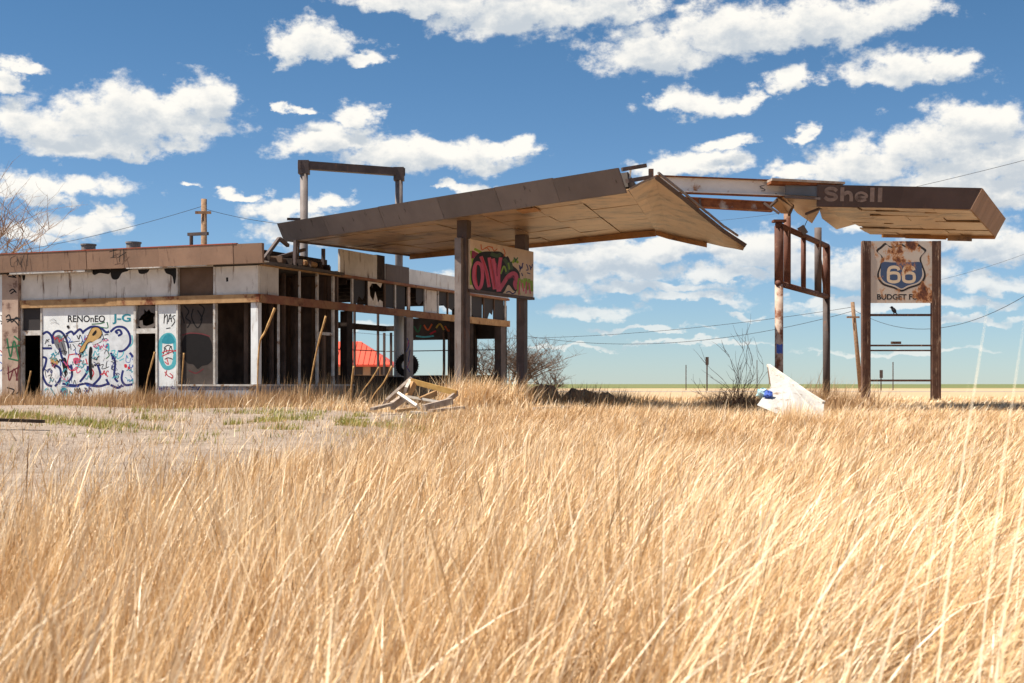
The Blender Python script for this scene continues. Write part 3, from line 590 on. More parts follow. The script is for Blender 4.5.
pcol.strokes([[(407,338),(409,345),(406,352)],[(410,350),(408,362)],[(406,366),(410,372)]], 1.0, 'navy'); pcol.strokes([[(409,340),(407,347)],[(410,360),(407,368)]], 0.7, 'magenta')

# truck tyre on the low wall
bbox('counter', M_char, -1.15, -.15, 10.85, 11.55, .04, .84)
tp = Vector((-.5, 11.2, 0)); tw = bld.location + ex*tp.x + ey*tp.y
ty = thing('truck_tyre', 'worn black tyre standing upright behind the grey wing post', 'tyre', (tw.x, tw.y, BC.z+0.842), -TH*.4)
def torus(R0, r, n=28, k=10, sq=1.0):
    vs = []; fs = []
    for i in range(n):
        a = 2*math.pi*i/n
        for j in range(k):
            b_ = 2*math.pi*j/k; rr = R0+r*math.cos(b_); vs.append((rr*math.cos(a), sq*r*math.sin(b_), R0+r+rr*math.sin(a)))
    for i in range(n):
        for j in range(k): fs.append((i*k+j, ((i+1)%n)*k+j, ((i+1)%n)*k+(j+1)%k, i*k+(j+1)%k))
    return MB().add(vs, fs)
torus(0.33, 0.12).build('casing', M_tyre, ty, smooth=True)
mb = MB()
for i in range(30):
    a0 = 2*math.pi*i/30; r_ = 0.446; x_, z_ = r_*math.cos(a0), 0.456+r_*math.sin(a0)
    mb.bar((x_-0.03*math.sin(a0), -0.09, z_+0.03*math.cos(a0)), (x_-0.03*math.sin(a0), 0.09, z_+0.03*math.cos(a0)), 0.035, 0.02)
mb.build('tread', M_tyre, ty)

# ------------------------------------------------------------------ tall sign frame rising through the wing roof
fp1 = P(304, 384, 53); fp2 = P(399, 384, 54.7); ft = P(304, 161, 53).z
fr = thing('sign_gantry', 'empty steel sign gantry of two posts and a crossbar above the roof', 'gantry', (fp1.x, fp1.y, BC.z))
z_ = ft-0.32
MB().tube([(fp1.x, fp1.y, BC.z+0.04), (fp1.x, fp1.y, z_)], 0.15, 14).build('post', M_steelp, fr, True, True)
MB().tube([(fp2.x, fp2.y, BC.z+3.5), (fp2.x, fp2.y, z_)], 0.15, 14).build('post', M_steelp, fr, True, True)
MB().tube([(fp2.x, fp2.y, BC.z+0.04), (fp2.x, fp2.y, BC.z+3.499)], 0.2, 16).build('post_sleeve', M_white, fr, True, True)
dfr = (fp2-fp1).normalized()
MB().bar((fp1.x-dfr.x*.2, fp1.y-dfr.y*.2, ft-0.16), (fp2.x+dfr.x*.2, fp2.y+dfr.y*.2, ft-0.16), 0.3, 0.30).build('crossbar', M_colp, fr, True)
for q in (fp1, fp2): MB().box(q.x-.2, q.x+.2, q.y-.2, q.y+.2, ft-0.5, ft+0.012).build('cap_plate', M_colp, fr, True)
a_ = P(287, 219, 52.9); MB().bar(a_, (fp1.x, fp1.y-0.02, a_.z), 0.09, 0.09).build('bracket', M_colp, fr, True)

# ------------------------------------------------------------------ main canopy
ZS = 6.2; ZT = 6.74
def PZ(px, py, Z): Y = (Z-ZC)*F/(CY-py); return Vector(((px-CX)/F*Y, Y, Z))
Lc, Mc, Rc, Nc = PZ(288, 240, ZS), PZ(410, 255, ZS), PZ(629, 190.5, ZS), PZ(656, 231, ZS)
can = thing('main_canopy', 'long sagging forecourt canopy with brown fascia and broken drooping end', 'canopy', (-1.4, 40.0, ZS-0.2))
def cp(u, v, z=ZS):      # u along the canopy 0..1, v from front edge 0 to back edge 1
    f_ = Lc.lerp(Rc, u); b_ = Mc.lerp(Nc, u); q = f_.lerp(b_, v); return Vector((q.x, q.y, z + 0.035*math.sin(u*9)*v))
us = [0, .13, .30, .47, .62, .76, .88, 1.0]; vs_ = [0, .12, .3, .48, .66, .83, 1.0]
for i in range(len(us)-1):
    for j in range(len(vs_)-1):
        e = 0.0012; dz = random.uniform(-.012, .012)
        q = [cp(us[i]+e, vs_[j]+2*e), cp(us[i+1]-e, vs_[j]+2*e), cp(us[i+1]-e, vs_[j+1]-2*e), cp(us[i]+e, vs_[j+1]-2*e)]
        q = [v+Vector((0,0,dz+random.uniform(-.008,.008))) for v in q]
        MB().prism(q, (0,0,0.05)).build('soffit_panel', M_soffit, can, True)
MB().prism([cp(.002,.004,ZS+0.1), cp(.998,.004,ZS+0.1), cp(.998,.996,ZS+0.1), cp(.002,.996,ZS+0.1)], (0,0,0.36)).build('deck', M_roof, can, True)
def fascia(pts_b, outs, cuts, name='fascia_panel', mt=M_fascia, drop=0.02, top=ZT, th=0.05, par=None, lean=0.28):
    a_, b_ = pts_b; d = (b_-a_); n_ = Vector(outs)
    for k in range(len(cuts)-1):
        p0 = a_+d*cuts[k]; p1 = a_+d*(cuts[k+1]-0.0008); w_ = random.uniform(-.012,.012)
        q0 = Vector((p0.x, p0.y, ZS-drop)); q1 = Vector((p1.x, p1.y, ZS-drop)); t1 = Vector((p1.x, p1.y, top+w_))+n_*lean; t0 = Vector((p0.x, p0.y, top+w_))+n_*lean
        MB().prism([q0, q1, t1, t0], -n_*th).build(name, mt, par or can, True)
dF = (Rc-Lc).normalized(); nF = Vector((dF.y, -dF.x, 0)); nF = nF if nF.y < 0 else -nF
dB = (Nc-Mc).normalized(); nB = Vector((dB.y, -dB.x, 0)); nB = nB if nB.y > 0 else -nB
dL = (Mc-Lc).normalized(); nL = Vector((dL.y, -dL.x, 0)); nL = nL if nL.x < 0 else -nL
Le = Lc-dF*0.2
fascia((Le+nF*0.02, Rc+nF*0.02), nF, [0, .17, .36, .54, .70, .845, .995], drop=0.05)
fascia((Mc+nB*0.02, Nc+nB*0.02), nB, [0, .25, .5, .75, 1], drop=0.16, mt=M_soffitd, lean=0.05)
fascia((Lc+nL*0.02, Mc+nL*0.02), nL, [0, .5, 1], drop=0.05, lean=0.2)
for u0, u1, v0, v1 in ((.06,.16,.55,.97), (.30,.36,.62,.96), (.72,.77,.05,.14)):   # patched sheets on the underside
    MB().prism([cp(u0,v0,ZS-.03), cp(u1,v0,ZS-.03), cp(u1,v1,ZS-.03), cp(u0,v1,ZS-.03)], (0,0,.012)).build('patch_sheet', M_soffit if u0 < .5 else M_soffitd, can, True)
# stripped end: bare steel channel
h0 = P(628, 167, 33.9); h1 = P(649, 162.5, 34.2)
MB().bar(P(622,169.5,34.0), P(646,165.5,34.2), 0.1, 0.09).build('channel', M_dpipe, can, True)
MB().bar(P(627,181,34.0), P(651,177,34.6), 0.1, 0.1).build('channel', M_colp, can, True)
MB().bar(P(651,169,34.6), P(651,178,34.6), 0.12, 0.10).build('channel', M_dpipe, can, True)
MB().bar(P(629.5,181,34.2), P(630.5,170,34.2), 0.05, 0.05).build('channel', M_beamw, can, True)
# drooping broken end sheet
fl = [(P(629,190.5,34.0), P(656,231,42.7)), (P(641,184,34.1), P(660,232,42.6)), (P(655,178,34.4), P(668,234.5,42.5)), (P(681,198,36.2), P(688,239,42.1)), (P(704,217,37.9), P(707,243,41.6)), (P(722,231.5,39.0), P(724,247,40.9)), (P(735,240,39.6), P(736,249,40.4)), (P(745,246.5,40.0), P(743,250.5,40.1))]
for k in range(len(fl)-1):
    for j in range(4):
        q = [fl[k][0].lerp(fl[k][1], j/4+.001), fl[k+1][0].lerp(fl[k+1][1], j/4+.001), fl[k+1][0].lerp(fl[k+1][1], (j+1)/4-.001), fl[k][0].lerp(fl[k][1], (j+1)/4-.001)]
        MB().prism(q, (0.0,0.02,0.06)).build('bent_soffit_sheet', M_soffit, can, True)
for k in range(2, len(fl)-1):
    a_, b_ = fl[k][0], fl[k+1][0]
    MB().prism([a_+Vector((0,0,-.02)), b_+Vector((0,0,-.02)), b_+Vector((.06,0,.07)), a_+Vector((.06,0,.07))], (0,.04,0)).build('bent_edge_trim', M_colp, can, True)
    if k < len(fl)-2: MB().bar(fl[k][0]+Vector((.10,.15,.15)), fl[k+1][0]+Vector((.10,.15,.14)), .05, .05).build('edge_rail', M_steelp, can, True)
for k in range(0, 4): MB().prism([fl[k][1]+Vector((0,0,.08)), fl[k+1][1]+Vector((0,0,.08)), fl[k+1][1]+Vector((0,0,-.13)), fl[k][1]+Vector((0,0,-.13))], (0,.05,0)).build('back_lip', M_soffitd, can, True)
MB().prism([P(654,203,38.4), P(680,215.5,39.0), P(678,226,40.8), P(653,214,40.2)], (0,0,.03)).build('hanging_flap', M_soffit, can, True)
# columns
def column(parent, x, y, z0, z1, w, d, mt, name='column', rz=-TH):
    e1 = Vector((math.cos(rz), math.sin(rz), 0))*w/2; e2 = Vector((-math.sin(rz), math.cos(rz), 0))*d/2; c_ = Vector((x, y, z0))
    mb = MB(); h = Vector((0,0,z1-z0)); t = 0.03
    mb.prism([c_-e1-e2, c_+e1-e2, c_+e1+e2, c_-e1+e2], h)
    return mb.build(name, mt, parent, True)
k1 = P(464, 384, 40.2); k2 = P(522, 384, 44.1)
column(can, k1.x, k1.y, gz(k1.x, k1.y)-.3, ZS-.01, 0.26, 0.26, M_colp)
column(can, k2.x, k2.y, gz(k2.x, k2.y)-.3, ZS-.01, 0.27, 0.27, M_colp)
kc = P(459.5, 384, 40.05); column(can, kc.x, kc.y, P(0,389,40).z-.15, P(0,238,40).z, 0.20, 0.24, M_steelp, 'column_cladding')
column(can, k2.x, k2.y, ZS-.6, ZS-.015, 0.34, 0.34, M_colp, 'column_head')
column(can, k1.x, k1.y, ZS-.5, ZS-.012, 0.31, 0.31, M_colp, 'column_head')

# ------------------------------------------------------------------ painted board between the columns
s0 = P(470, 0, 40.15); s1 = P(533.5, 0, 44.05); zt, zb = 5.66, 4.23
gs = thing('sign_board', 'beige board between canopy columns painted with fat pink graffiti letters', 'sign', (s0.x, s0.y, zb))
sn = Vector(((s1-s0).y, -(s1-s0).x, 0)).normalized()
def sgn(u, v, l): q = s0.lerp(s1, u); return (q.x+sn.x*l, q.y+sn.y*l, zt+(zb-zt)*v)
half = 0.455
gsb = []
for u0, u1 in ((0, half-.001), (half+.001, 1)):
    gsb.append(MB().prism([sgn(u0,0,-.0), sgn(u1,0,-.0), sgn(u1,1,0), sgn(u0,1,0)], -sn*0.16).build('board', M_signbeige, gs, True))
MB().prism([sgn(-.005,1.004,.03), sgn(1.005,1.004,.03), sgn(1.005,1.06,.03), sgn(-.005,1.06,.03)], -sn*0.2).build('bottom_rail', M_colp, gs, True)
def c4(x, y):      # crop -> (u, v) on the board, undoing the perspective
    px = 460+x/9.1125; py = 230+y/9.1067
    d = (px-CX)/F; e = s1-s0; u = (d*s0.y-s0.x)/(e.x-d*e.y); q = s0.lerp(s1, u); Z = ZC+(CY-py)/F*q.y
    return (u, (zt-Z)/(zt-zb))
class P2(Paint):
    pass
pb4 = P2(gs, lambda x, y, l: sgn(*c4(x, y), l))
SW = lambda L, w, c, cl=False: pb4.strokes(L, w, c, closed=cl)
SW([[(100,190),(118,300),(102,400),(100,500)],[(130,170),(165,190),(200,210)],[(480,300),(500,270),(530,300)]], 22, 'lime')
W = [[(190,240),(240,380),(265,520)],[(265,250),(290,400),(315,540)],[(300,260),(330,420),(350,560)],[(370,250),(350,420),(360,560)]]
O = [[(165,300),(195,330),(205,420),(190,510),(160,530),(130,460),(128,360),(145,310)]]
A_ = [[(360,540),(400,480),(440,420),(490,395),(515,430),(500,490),(520,540)],[(430,400),(430,300),(410,250)]]
SW([[(110,200),(150,220),(190,235)],[(120,190),(115,260)],[(150,205),(130,250)]], 26, 'magenta')
pb4.fills([[(112,300),(150,230),(200,200),(290,195),(380,205),(455,300),(530,370),(545,430),(525,540),(490,555),(440,500),(395,570),(330,575),(150,545),(112,440)]], 'soot'); SW(O, 56, 'soot', True); SW(W+A_, 58, 'soot')
SW([[(280,215),(340,235),(370,215)],[(400,260),(440,330),(420,400)],[(455,290),(470,360)]], 34, 'darkgreen')
SW([[(370,400),(400,330),(420,380)],[(440,300),(450,360)]], 14, 'lime')
SW(O, 30, 'pink', True); SW(W, 32, 'pink'); SW(A_[:1], 36, 'pink')
SW([[(200,250),(240,380),(262,500)],[(275,270),(298,400),(318,530)],[(150,330),(145,420),(158,500)]], 9, 'red')
SW([[(430,450),(480,425),(500,460)],[(330,300),(338,420)]], 10, 'magenta')
SW([[(190,130),(200,180),(240,160),(270,190)],[(290,150),(310,190),(340,170)],[(395,170),(410,210),(400,240)],[(230,170),(260,150),(300,165)]], 8, 'orange')
SW([[(490,250),(510,275),(525,250)],[(510,260),(500,295)]], 12, 'green')
SW([[(540,320),(550,360),(575,300)],[(550,330),(545,380)],[(570,300),(565,350)],[(605,310),(620,360),(600,365)],[(630,320),(650,345),(660,310)],[(640,330),(645,365)],[(610,390),(640,400)],[(560,390),(570,420)]], 9, 'navy')
SW([[(540,440),(530,520),(540,590)],[(560,450),(575,530),(590,440)],[(600,440),(615,540),(630,445)],[(650,460),(655,560)]], 24, 'lime')
SW([[(545,460),(540,530),(535,590)],[(565,480),(580,560)],[(605,470),(600,580)],[(625,480),(640,580)]], 12, 'pink')
SW([[(420,570),(450,560),(480,580),(510,560)]], 10, 'navy')

# ------------------------------------------------------------------ steel beams that bridge the two canopies
bw = thing('steel_beam', 'white painted steel beam spanning the gap between the canopies', 'beam', P(664, 185, 37))
b0, b1 = P(655, 183.5, 36.6), P(822, 190, 37.6)
up = Vector((0,0,1)); db_ = (b1-b0).normalized()
MB().bar(b0, b1, 0.03, 0.36).build('web', M_beamw, bw, True)
for s_ in (1, -1): MB().bar(b0+up*s_*0.195, b1+up*s_*0.195, 0.24, 0.03).build('flange', M_rust if s_ > 0 else M_beamw, bw, True)
MB().bar(b0+up*-0.222, b1+up*-0.222, 0.24, 0.02).build('flange_underside', M_rust, bw, True)
pbm = Paint(bw, lambda x, y, l: P(x, y, 37.2-0.02-l)); pbm.strokes([[(764.5,185.5),(761,186),(760.5,188),(764,189),(764.5,190.5),(761,191)],[(759.5,186),(765.5,190)]], 0.5, 'black', lift=0.02, name='tag_mark')
c0, c1_ = P(676, 201.5, 40.2), P(772, 207, 40.2)
rb = thing('steel_beam', 'rust eaten steel beam hanging below the white beam between canopies', 'beam', c0)
MB().bar(c0, c1_, 0.16, 0.22).build('web', M_rust, rb, True)
for s_ in (1, -1): MB().bar(c0+up*s_*0.126, c1_+up*s_*0.126, 0.26, 0.03).build('flange', M_rust, rb, True)
MB().bar(P(699.5,197.5,40.08), P(700.5,206,40.08), 0.06, 0.02).build('web_stiffener', M_colp, rb, True)

# ------------------------------------------------------------------ small canopy with the old lettering
G0, G1 = PZ(818, 205.5, ZS), PZ(970, 208.3, ZS); H1 = PZ(995, 236, ZS); H0 = G0+(H1-G1)
sc = thing('small_canopy', 'smaller torn canopy with faded lettering on its brown fascia', 'canopy', (G0.x, G0.y, ZS-.2))
def sp_(u, v, z=ZS): q = G0.lerp(G1, u).lerp(H0.lerp(H1, u), v); return Vector((q.x, q.y, z))
for j, (v0, v1) in enumerate(((0,.12),(.12,.26),(.26,.42),(.42,.58),(.58,.74),(.74,.88),(.88,1))):
    n_ = 3 if j % 2 else 4
    for k in range(n_):
        ua = max(k/n_, 0.0 if v1 < .5 else .02+.0*j); ub = (k+1)/n_; dz = random.uniform(-.05,.02)
        MB().prism([sp_(ua+.003,v0+.006,ZS+dz), sp_(ub-.003,v0+.006,ZS+dz+random.uniform(-.02,.02)), sp_(ub-.003,v1-.006,ZS+dz), sp_(ua+.003,v1-.006,ZS+dz+random.uniform(-.02,.02))], (0,0,.035)).build('soffit_board', M_soffit, sc, True)
MB().prism([sp_(.0,.004,ZS+.12), sp_(.998,.004,ZS+.12), sp_(.998,.996,ZS+.12), sp_(.0,.996,ZS+.12)], (0,0,.3)).build('deck', M_roof, sc, True)
dG = (G1-G0).normalized(); nG = Vector((dG.y,-dG.x,0)); nG = nG if nG.y < 0 else -nG
eR = (H1-G1).normalized(); nR = Vector((eR.y,-eR.x,0)); nR = nR if nR.x > 0 else -nR
def face4(b0, b1, n0, n1, cuts, name, mt, top, drop=0.02, th=0.05):
    """fascia leaning outwards, its two ends mitred"""
    for k in range(len(cuts)-1):
        q = []
        for s_, zz in ((cuts[k]+.0006, 0), (cuts[k+1]-.0006, 0), (cuts[k+1]-.0006, 1), (cuts[k]+.0006, 1)):
            p_ = b0.lerp(b1, s_); off = n0.lerp(n1, s_)
            q.append(Vector((p_.x, p_.y, ZS-drop if not zz else top))+(off if zz else Vector()))
        nn = (n0+n1).normalized()
        MB().prism(q, -nn*th).build(name, mt, sc, True)
corner = nG*0.06+dG*0.30
face4(G0+nG*.02, G1+nG*.02, nG*0.06, corner, [0,.52,1], 'fascia_panel', mat('chocolate_fascia', (0.098,0.068,0.060), (0.075,0.052,0.046), 0.9, 0.6, (0.16,0.10,0.07), 0.3, 1.4, True), ZT, 0.03)
face4(G1+dG*.03, H1+dG*.03, corner, nR*0.30, [i/9 for i in range(10)], 'end_fascia_board', mat('brown_end_board', (0.31,0.195,0.135), (0.26,0.16,0.11), 1.5, 0.7), ZT-.005, 0.03)
face4(H0, H1, Vector((0,.05,0)), nR*0.3, [.12,.3,.62,1], 'back_fascia_panel', M_soffitd, ZT-.01, 0.10)
MB().prism([sp_(.30,.98,ZS-.02), sp_(.62,.98,ZS-.02), sp_(.62,.98,ZS-.15), sp_(.30,.98,ZS-.13)], (0,.04,0)).build('hanging_board', M_soffitd, sc, True)
MB().prism([sp_(.63,.985,ZS-.02), sp_(.82,.985,ZS-.02), sp_(.82,.985,ZS-.19), sp_(.63,.985,ZS-.18)], (0,.04,0)).build('hanging_board', M_soffit, sc, True)
# lettering, an outdated ghost of removed letters
zl = lambda py: ZC+(CY-py)/F*36.75
gl = G0+nG*0.02
def lt(x, y, l):
    Z = ZC+(CY-y)/F*36.95; k = (Z-(ZS-.03))/(ZT-ZS+.03); s_ = (x-818)/(970-818+11.4*k); p_ = G0.lerp(G1, s_)+nG*.02
    q = p_+(nG*0.06).lerp(corner, s_)*k+nG*l; return (q.x, q.y, Z)
pl = Paint(sc, lt); M_let = mat('ghost_lettering', (0.30,0.225,0.19), (0.22,0.165,0.14), 6, 0.8, (0.11,0.08,0.07), 0.38, 3)
LW = 3.0
def let(strokes, w=LW, sm=True): pl.strokes(strokes, w*1.18, M_let, lift=0.012, name='letter', smooth=sm)
let([[(835.6,191.6),(832.5,189.3),(827.5,189.2),(825.0,191.3),(827,193.6),(832.5,195.0),(835.2,197.4),(832.5,199.9),(827,200.0),(823.8,197.6)]], 2.9)
pl.k = 30
let([[(841,187.6),(841,201.4)]], 3.2, False); let([[(842.6,194.6),(845.5,192.8),(848.8,193.4),(850,196.5),(850,201.4)]], 3.0)
let([[(854.6,196.9),(864.8,196.9),(864.3,194.3),(859.8,192.6),(855.8,194.2),(854.8,197.3),(856.5,200.0),(860.5,200.6),(865,199.2)]], 2.2)
let([[(870.8,187.4),(870.8,201.5)]], 3.7, False); let([[(878.6,187.3),(878.6,201.6)]], 3.7, False)
# torn left end: planks on top, grey panel, hanging sheets
MB().bar(P(769.5,180.5,36.9), P(842,184.2,37.1), 0.5, 0.06).build('top_plank', M_plankg, sc, True)
MB().bar(P(769,183,36.95), P(834,186.0,37.1), 0.4, 0.07).build('top_plank', M_rust, sc, True)
MB().prism([P(785.5,185,37.0), P(819,186.2,36.85), P(819,196.5,36.85), P(785.5,194.5,37.0)], (0,.05,0)).build('grey_panel', M_greypan, sc, True)
MB().prism([P(785,195.5,36.9), P(820.5,197.5,36.75), P(820.5,199.8,36.75), P(785,198.0,36.9)], (0,.08,0)).build('panel_rail', M_dpipe, sc, True)
sh = [[(785,198.5,37),(821,200,36.9),(819,212,39),(812,223.5,40.7),(797,213,39.6),(791,206,38.4)],
      [(818,205,36.9),(842,205.8,37),(868,216,40),(858,223.5,42),(836.5,229.5,43.0),(822,218.5,41)],
      [(776.5,199,37.6),(784,197.2,37.2),(793,205.5,37.4),(789,213.8,38.6),(781,213.5,38.4),(771,205,38)]]
for L in sh:
    pts = [P(*q) for q in L]; c_ = sum(pts, Vector())/len(pts)+Vector((0,0,random.uniform(.02,.06))); mb = MB(); n_ = len(pts)
    mb.add(pts+[c_], [(i, (i+1) % n_, n_) for i in range(n_)]); mb.add([v+Vector((0,.02,.025)) for v in pts+[c_]], [((i+1) % n_, i, n_) for i in range(n_)])
    mb.build('hanging_sheet', M_soffit, sc, True)
for a_, b_ in (((775,194.5,37.3),(793,206,37.6)), ((764,203,38.6),(779,213.5,38.4)), ((793,206,37.6),(789,215,38.5)), ((771,205.5,38),(777,200,37.6)), ((806,214,38.3),(822,207.5,37.6))):
    MB().bar(P(*a_), P(*b_), .06, .06).build('torn_strip', M_colp, sc, True)
# pipe posts and ladder frame under it
pa = P(779, 384, 38.0); pbb = P(826.5, 384, 43.7); zr1 = P(0,226,38).z; zr0 = P(0,283.5,38).z
fr2_ = thing('pipe_frame', 'rusty pipe frame on two posts beneath the lettered canopy', 'frame', (pa.x, pa.y, gz(pa.x, pa.y)))
def pp_(k): return pa.lerp(pbb, k)
def vpost(k, z0, z1, r, mt, name='post'):
    q = pp_(k); return MB().tube([(q.x, q.y, z0), (q.x, q.y, z1)], r, 12).build(name, mt, fr2_, True, True)
lowpost = vpost(0, gz(pa.x, pa.y)-.3, zr0-.02, .115, M_pale); vpost(0, zr0-.018, zr1, .125, M_rustpipe)
vpost(1, gz(pbb.x, pbb.y)-.3, zr0-.02, .115, M_dpipe); vpost(1, zr0-.018, zr1, .12, M_rustpipe)
vpost(.155, zr0, ZS+.05, .10, M_rustpipe); vpost(.80, zr0, ZS+.05, .11, M_dpipe); vpost(.48, zr0, zr1, .075, M_rustpipe, 'bar')
for zz, rr, mt, nm in ((zr1+.02, .085, M_rustpipe, 'top_rail'), (zr0, .085, M_rustpipe, 'bottom_rail')):
    a_ = pp_(-.02); b_ = pp_(1.02); MB().tube([(a_.x,a_.y,zz),(b_.x,b_.y,zz)], rr, 12).build(nm, mt, fr2_, True, True)
a_ = pp_(.78); b_ = pp_(.98); MB().tube([(a_.x,a_.y-.05,zr1),(b_.x,b_.y-.05,zr0)], .045, 8).build('brace', M_rustpipe, fr2_, True)
q = pp_(0); MB().box(q.x-.17,q.x+.17,q.y-.17,q.y+.17,zr1+.1,zr1+.16).build('cap_plate', M_rustpipe, fr2_, True)
mb = MB(); zz = [P(0,353.5,38).z, P(0,344.5,38).z]; aa = [math.radians(d) for d in range(225, 316, 15)]; vv = []
for i, a0 in enumerate(aa): vv += [(pa.x+.118*math.cos(a0), pa.y+.118*math.sin(a0), zz[0]+.015*math.sin(i*2.1)), (pa.x+.118*math.cos(a0), pa.y+.118*math.sin(a0), zz[1]+.015*math.sin(i*1.3+1))]
mb.add(vv, [(2*i, 2*i+2, 2*i+3, 2*i+1) for i in range(len(aa)-1)]); mb.build('sticker', M_blue, fr2_, True, True)
lampp = P(803, 230, 40.3)
lp = thing('hanging_fixture', 'small dark fixture dangling on a wire under the lettered canopy', 'fixture', lampp-Vector((0,0,.13)))
MB().bar(lampp+Vector((-.08,0,.1)), lampp+Vector((.06,0,-.12)), .2, .17).build('housing', M_dpipe, lp, True)
MB().tube([lampp, P(805.5,224,40.3), P(808,219,40.3)], .012, 5).build('wire', M_wire, lp, True)

# ------------------------------------------------------------------ highway shield sign
YS = 55.0
sg = thing('road_sign', 'rusted route shield sign between two tall brown posts', 'sign', P(866.5, 384, YS).xy.to_3d()+Vector((0,0,gz(14,55))))
def sfn(x, y, l): q = P(x, y, YS); return (q.x, q.y-l, q.z)
for px_ in (866.3, 936.0):
    q = P(px_, 384, YS); z1 = P(0, 241, YS).z
    mb = MB(); w_ = .158; mb.box(q.x-w_, q.x+w_, YS-.06, YS+.22, gz(q.x, YS)-.3, z1-.002); mb.build('post', M_signpost, sg, True)
    MB().box(q.x+(-.172 if px_ < 900 else .07), q.x+(-.07 if px_ < 900 else .172), YS-.10, YS-.062, gz(q.x, YS)-.2, z1).build('post_flange', M_signpost, sg, True)
def rusty(name, base, bias=0.0):
    m = bpy.data.materials.new(name); m.use_nodes = True; t = m.node_tree; b = t.nodes['Principled BSDF']; b.inputs['Roughness'].default_value = 0.75
    gp = t.nodes.new('ShaderNodeNewGeometry').outputs['Position']
    v = VM(t, 'MULTIPLY', gp, (1, 0, .8)); n = noise(t, v, 3.2, 9, 0.72)
    def hot(px, py, r): q = P(px, py, YS); d = VM(t, 'LENGTH', VM(t, 'MULTIPLY', VM(t, 'SUBTRACT', gp, (q.x, 0, q.z)), (1, 0, 1))); return MR(t, d, r, 0.0, 0, 1)
    h = MA(t, 'MAXIMUM', MA(t, 'MAXIMUM', hot(924, 294, .62), hot(905, 268, .62)), MA(t, 'MAXIMUM', hot(910, 243, .5), MA(t, 'MULTIPLY', hot(897, 250, .7), .8)))
    v_ = MA(t, 'ADD', n, MA(t, 'MULTIPLY', h, .22)); v_ = MA(t, 'ADD', v_, bias)
    c = MIXC(t, MR(t, v_, .54, .66), base, (0.52,0.22,0.07)); c = MIXC(t, MR(t, v_, .62, .70), c, (0.17,0.055,0.025)); c = MIXC(t, MR(t, v_, .70, .80), c, (0.05,0.022,0.016))
    t.links.new(c, b.inputs['Base Color']); return m
R_w = rusty('rusted_white_sign', (0.56,0.48,0.40), .015); R_b = rusty('rusted_blue_shield', (0.05,0.085,0.17), -.05); R_k = rusty('rusted_black_print', (0.02,0.017,0.018), .0); R_c = rusty('rusted_cream_digit', (0.70,0.55,0.38), -.09)
MB().prism([sfn(870.5,241.2,.04), sfn(931.6,241.2,.04), sfn(931.6,303,.04), sfn(870.5,303,.04)], (0,.06,0)).build('panel', R_w, sg, True)
S5 = lambda L: [(860+x/9.106, 235+y/9.106) for x, y in L]
ps = Paint(sg, lambda x, y, l: sfn(x, y, .04+l))
shield = [(225,72),(255,95),(290,105),(335,98),(372,80),(410,98),(450,106),(485,98),(512,72),(560,105),(602,140),(565,185),(553,225),(575,290),(595,350),(590,400),(545,455),(450,487),(375,517),(300,487),(205,455),(160,400),(155,350),(175,290),(192,225),(185,185),(143,143),(185,105)]
def shrink(L, k, c=(374,290)): return [(c[0]+(x-c[0])*k, c[1]+(y-c[1])*k) for x, y in L]
ps.fills([S5(shield)], R_k, name='shield_border'); ps.fills([S5(shrink(shield, .92))], R_w, name='shield_field')
ps.fills([S5([(202,250),(300,250),(450,250),(546,250),(562,320),(560,380),(520,432),(430,462),(375,488),(320,462),(230,432),(188,380),(186,320)])], R_b, name='shield_band')
for dx in (0, 138):
    ps.strokes([S5([(255+dx,390),(262+dx,355),(305+dx,345),(345+dx,355),(354+dx,390),(345+dx,418),(305+dx,428),(264+dx,418)])], 3.0, R_c, closed=True, name='digit')
    ps.strokes([S5([(256+dx,395),(256+dx,340),(268+dx,303),(305+dx,292),(340+dx,300),(352+dx,322)])], 3.0, R_c, name='digit')
ps.text('BUDGET FU', *S5([(153,0)])[0][:1], S5([(520,0)])[0][0], S5([(0,538)])[0][1], S5([(0,590)])[0][1], None, .03, m=R_k, name='lettering')
for py_, h_ in ((315, .09), (345.5, .07), (350.5, .06), (380.5, .08)):
    a_ = P(870, py_, YS); b_ = P(932, py_, YS); MB().box(a_.x, b_.x, YS+.0, YS+.08, a_.z-h_/2, a_.z+h_/2).build('cross_rail', M_signpost, sg, True)
a_ = P(896, 343.5, YS); MB().box(a_.x-.18,a_.x+.2,YS-.02,YS+.1,a_.z-.02,a_.z+.08).build('bracket', M_signpost, sg, True)
# small bird on the rail
bp_ = P(894, 315, YS)+Vector((0,.04,.045))
bm = MB(); 
def ball(mb, c, r, n=8, k=6):
    c = Vector(c); vs = []; fs = []
    for i in range(k+1):
        th = math.pi*i/k
        for j in range(n): vs.append((c.x+r[0]*math.sin(th)*math.cos(2*math.pi*j/n), c.y+r[1]*math.sin(th)*math.sin(2*math.pi*j/n), c.z+r[2]*math.cos(th)))
    for i in range(k):
        for j in range(n): fs.append((i*n+j, i*n+(j+1)%n, (i+1)*n+(j+1)%n, (i+1)*n+j))
    return mb.add(vs, fs)
for i_ in range(6): k_ = i_/5; ball(bm, bp_+Vector((.06-.11*k_, 0, .07+.15*k_)), (.05+.035*math.sin(math.pi*k_),)*3, 10, 8)
ball(bm, bp_+Vector((-.075,0,.25)), (.06,.055,.055), 10, 8)
bm.prism([bp_+Vector((-.12,-.012,.25)), bp_+Vector((-.12,.012,.25)), bp_+Vector((-.165,0,.235))], (0,0,.018)); bm.prism([bp_+Vector((.05,-.03,.09)), bp_+Vector((.05,.03,.09)), bp_+Vector((.13,.025,-.02)), bp_+Vector((.13,-.025,-.02))], (.015,0,.015))
for s_ in (-.03,.03): bm.tube([bp_+Vector((0,s_,.06)), bp_+Vector((0,s_,0))], .008, 5)
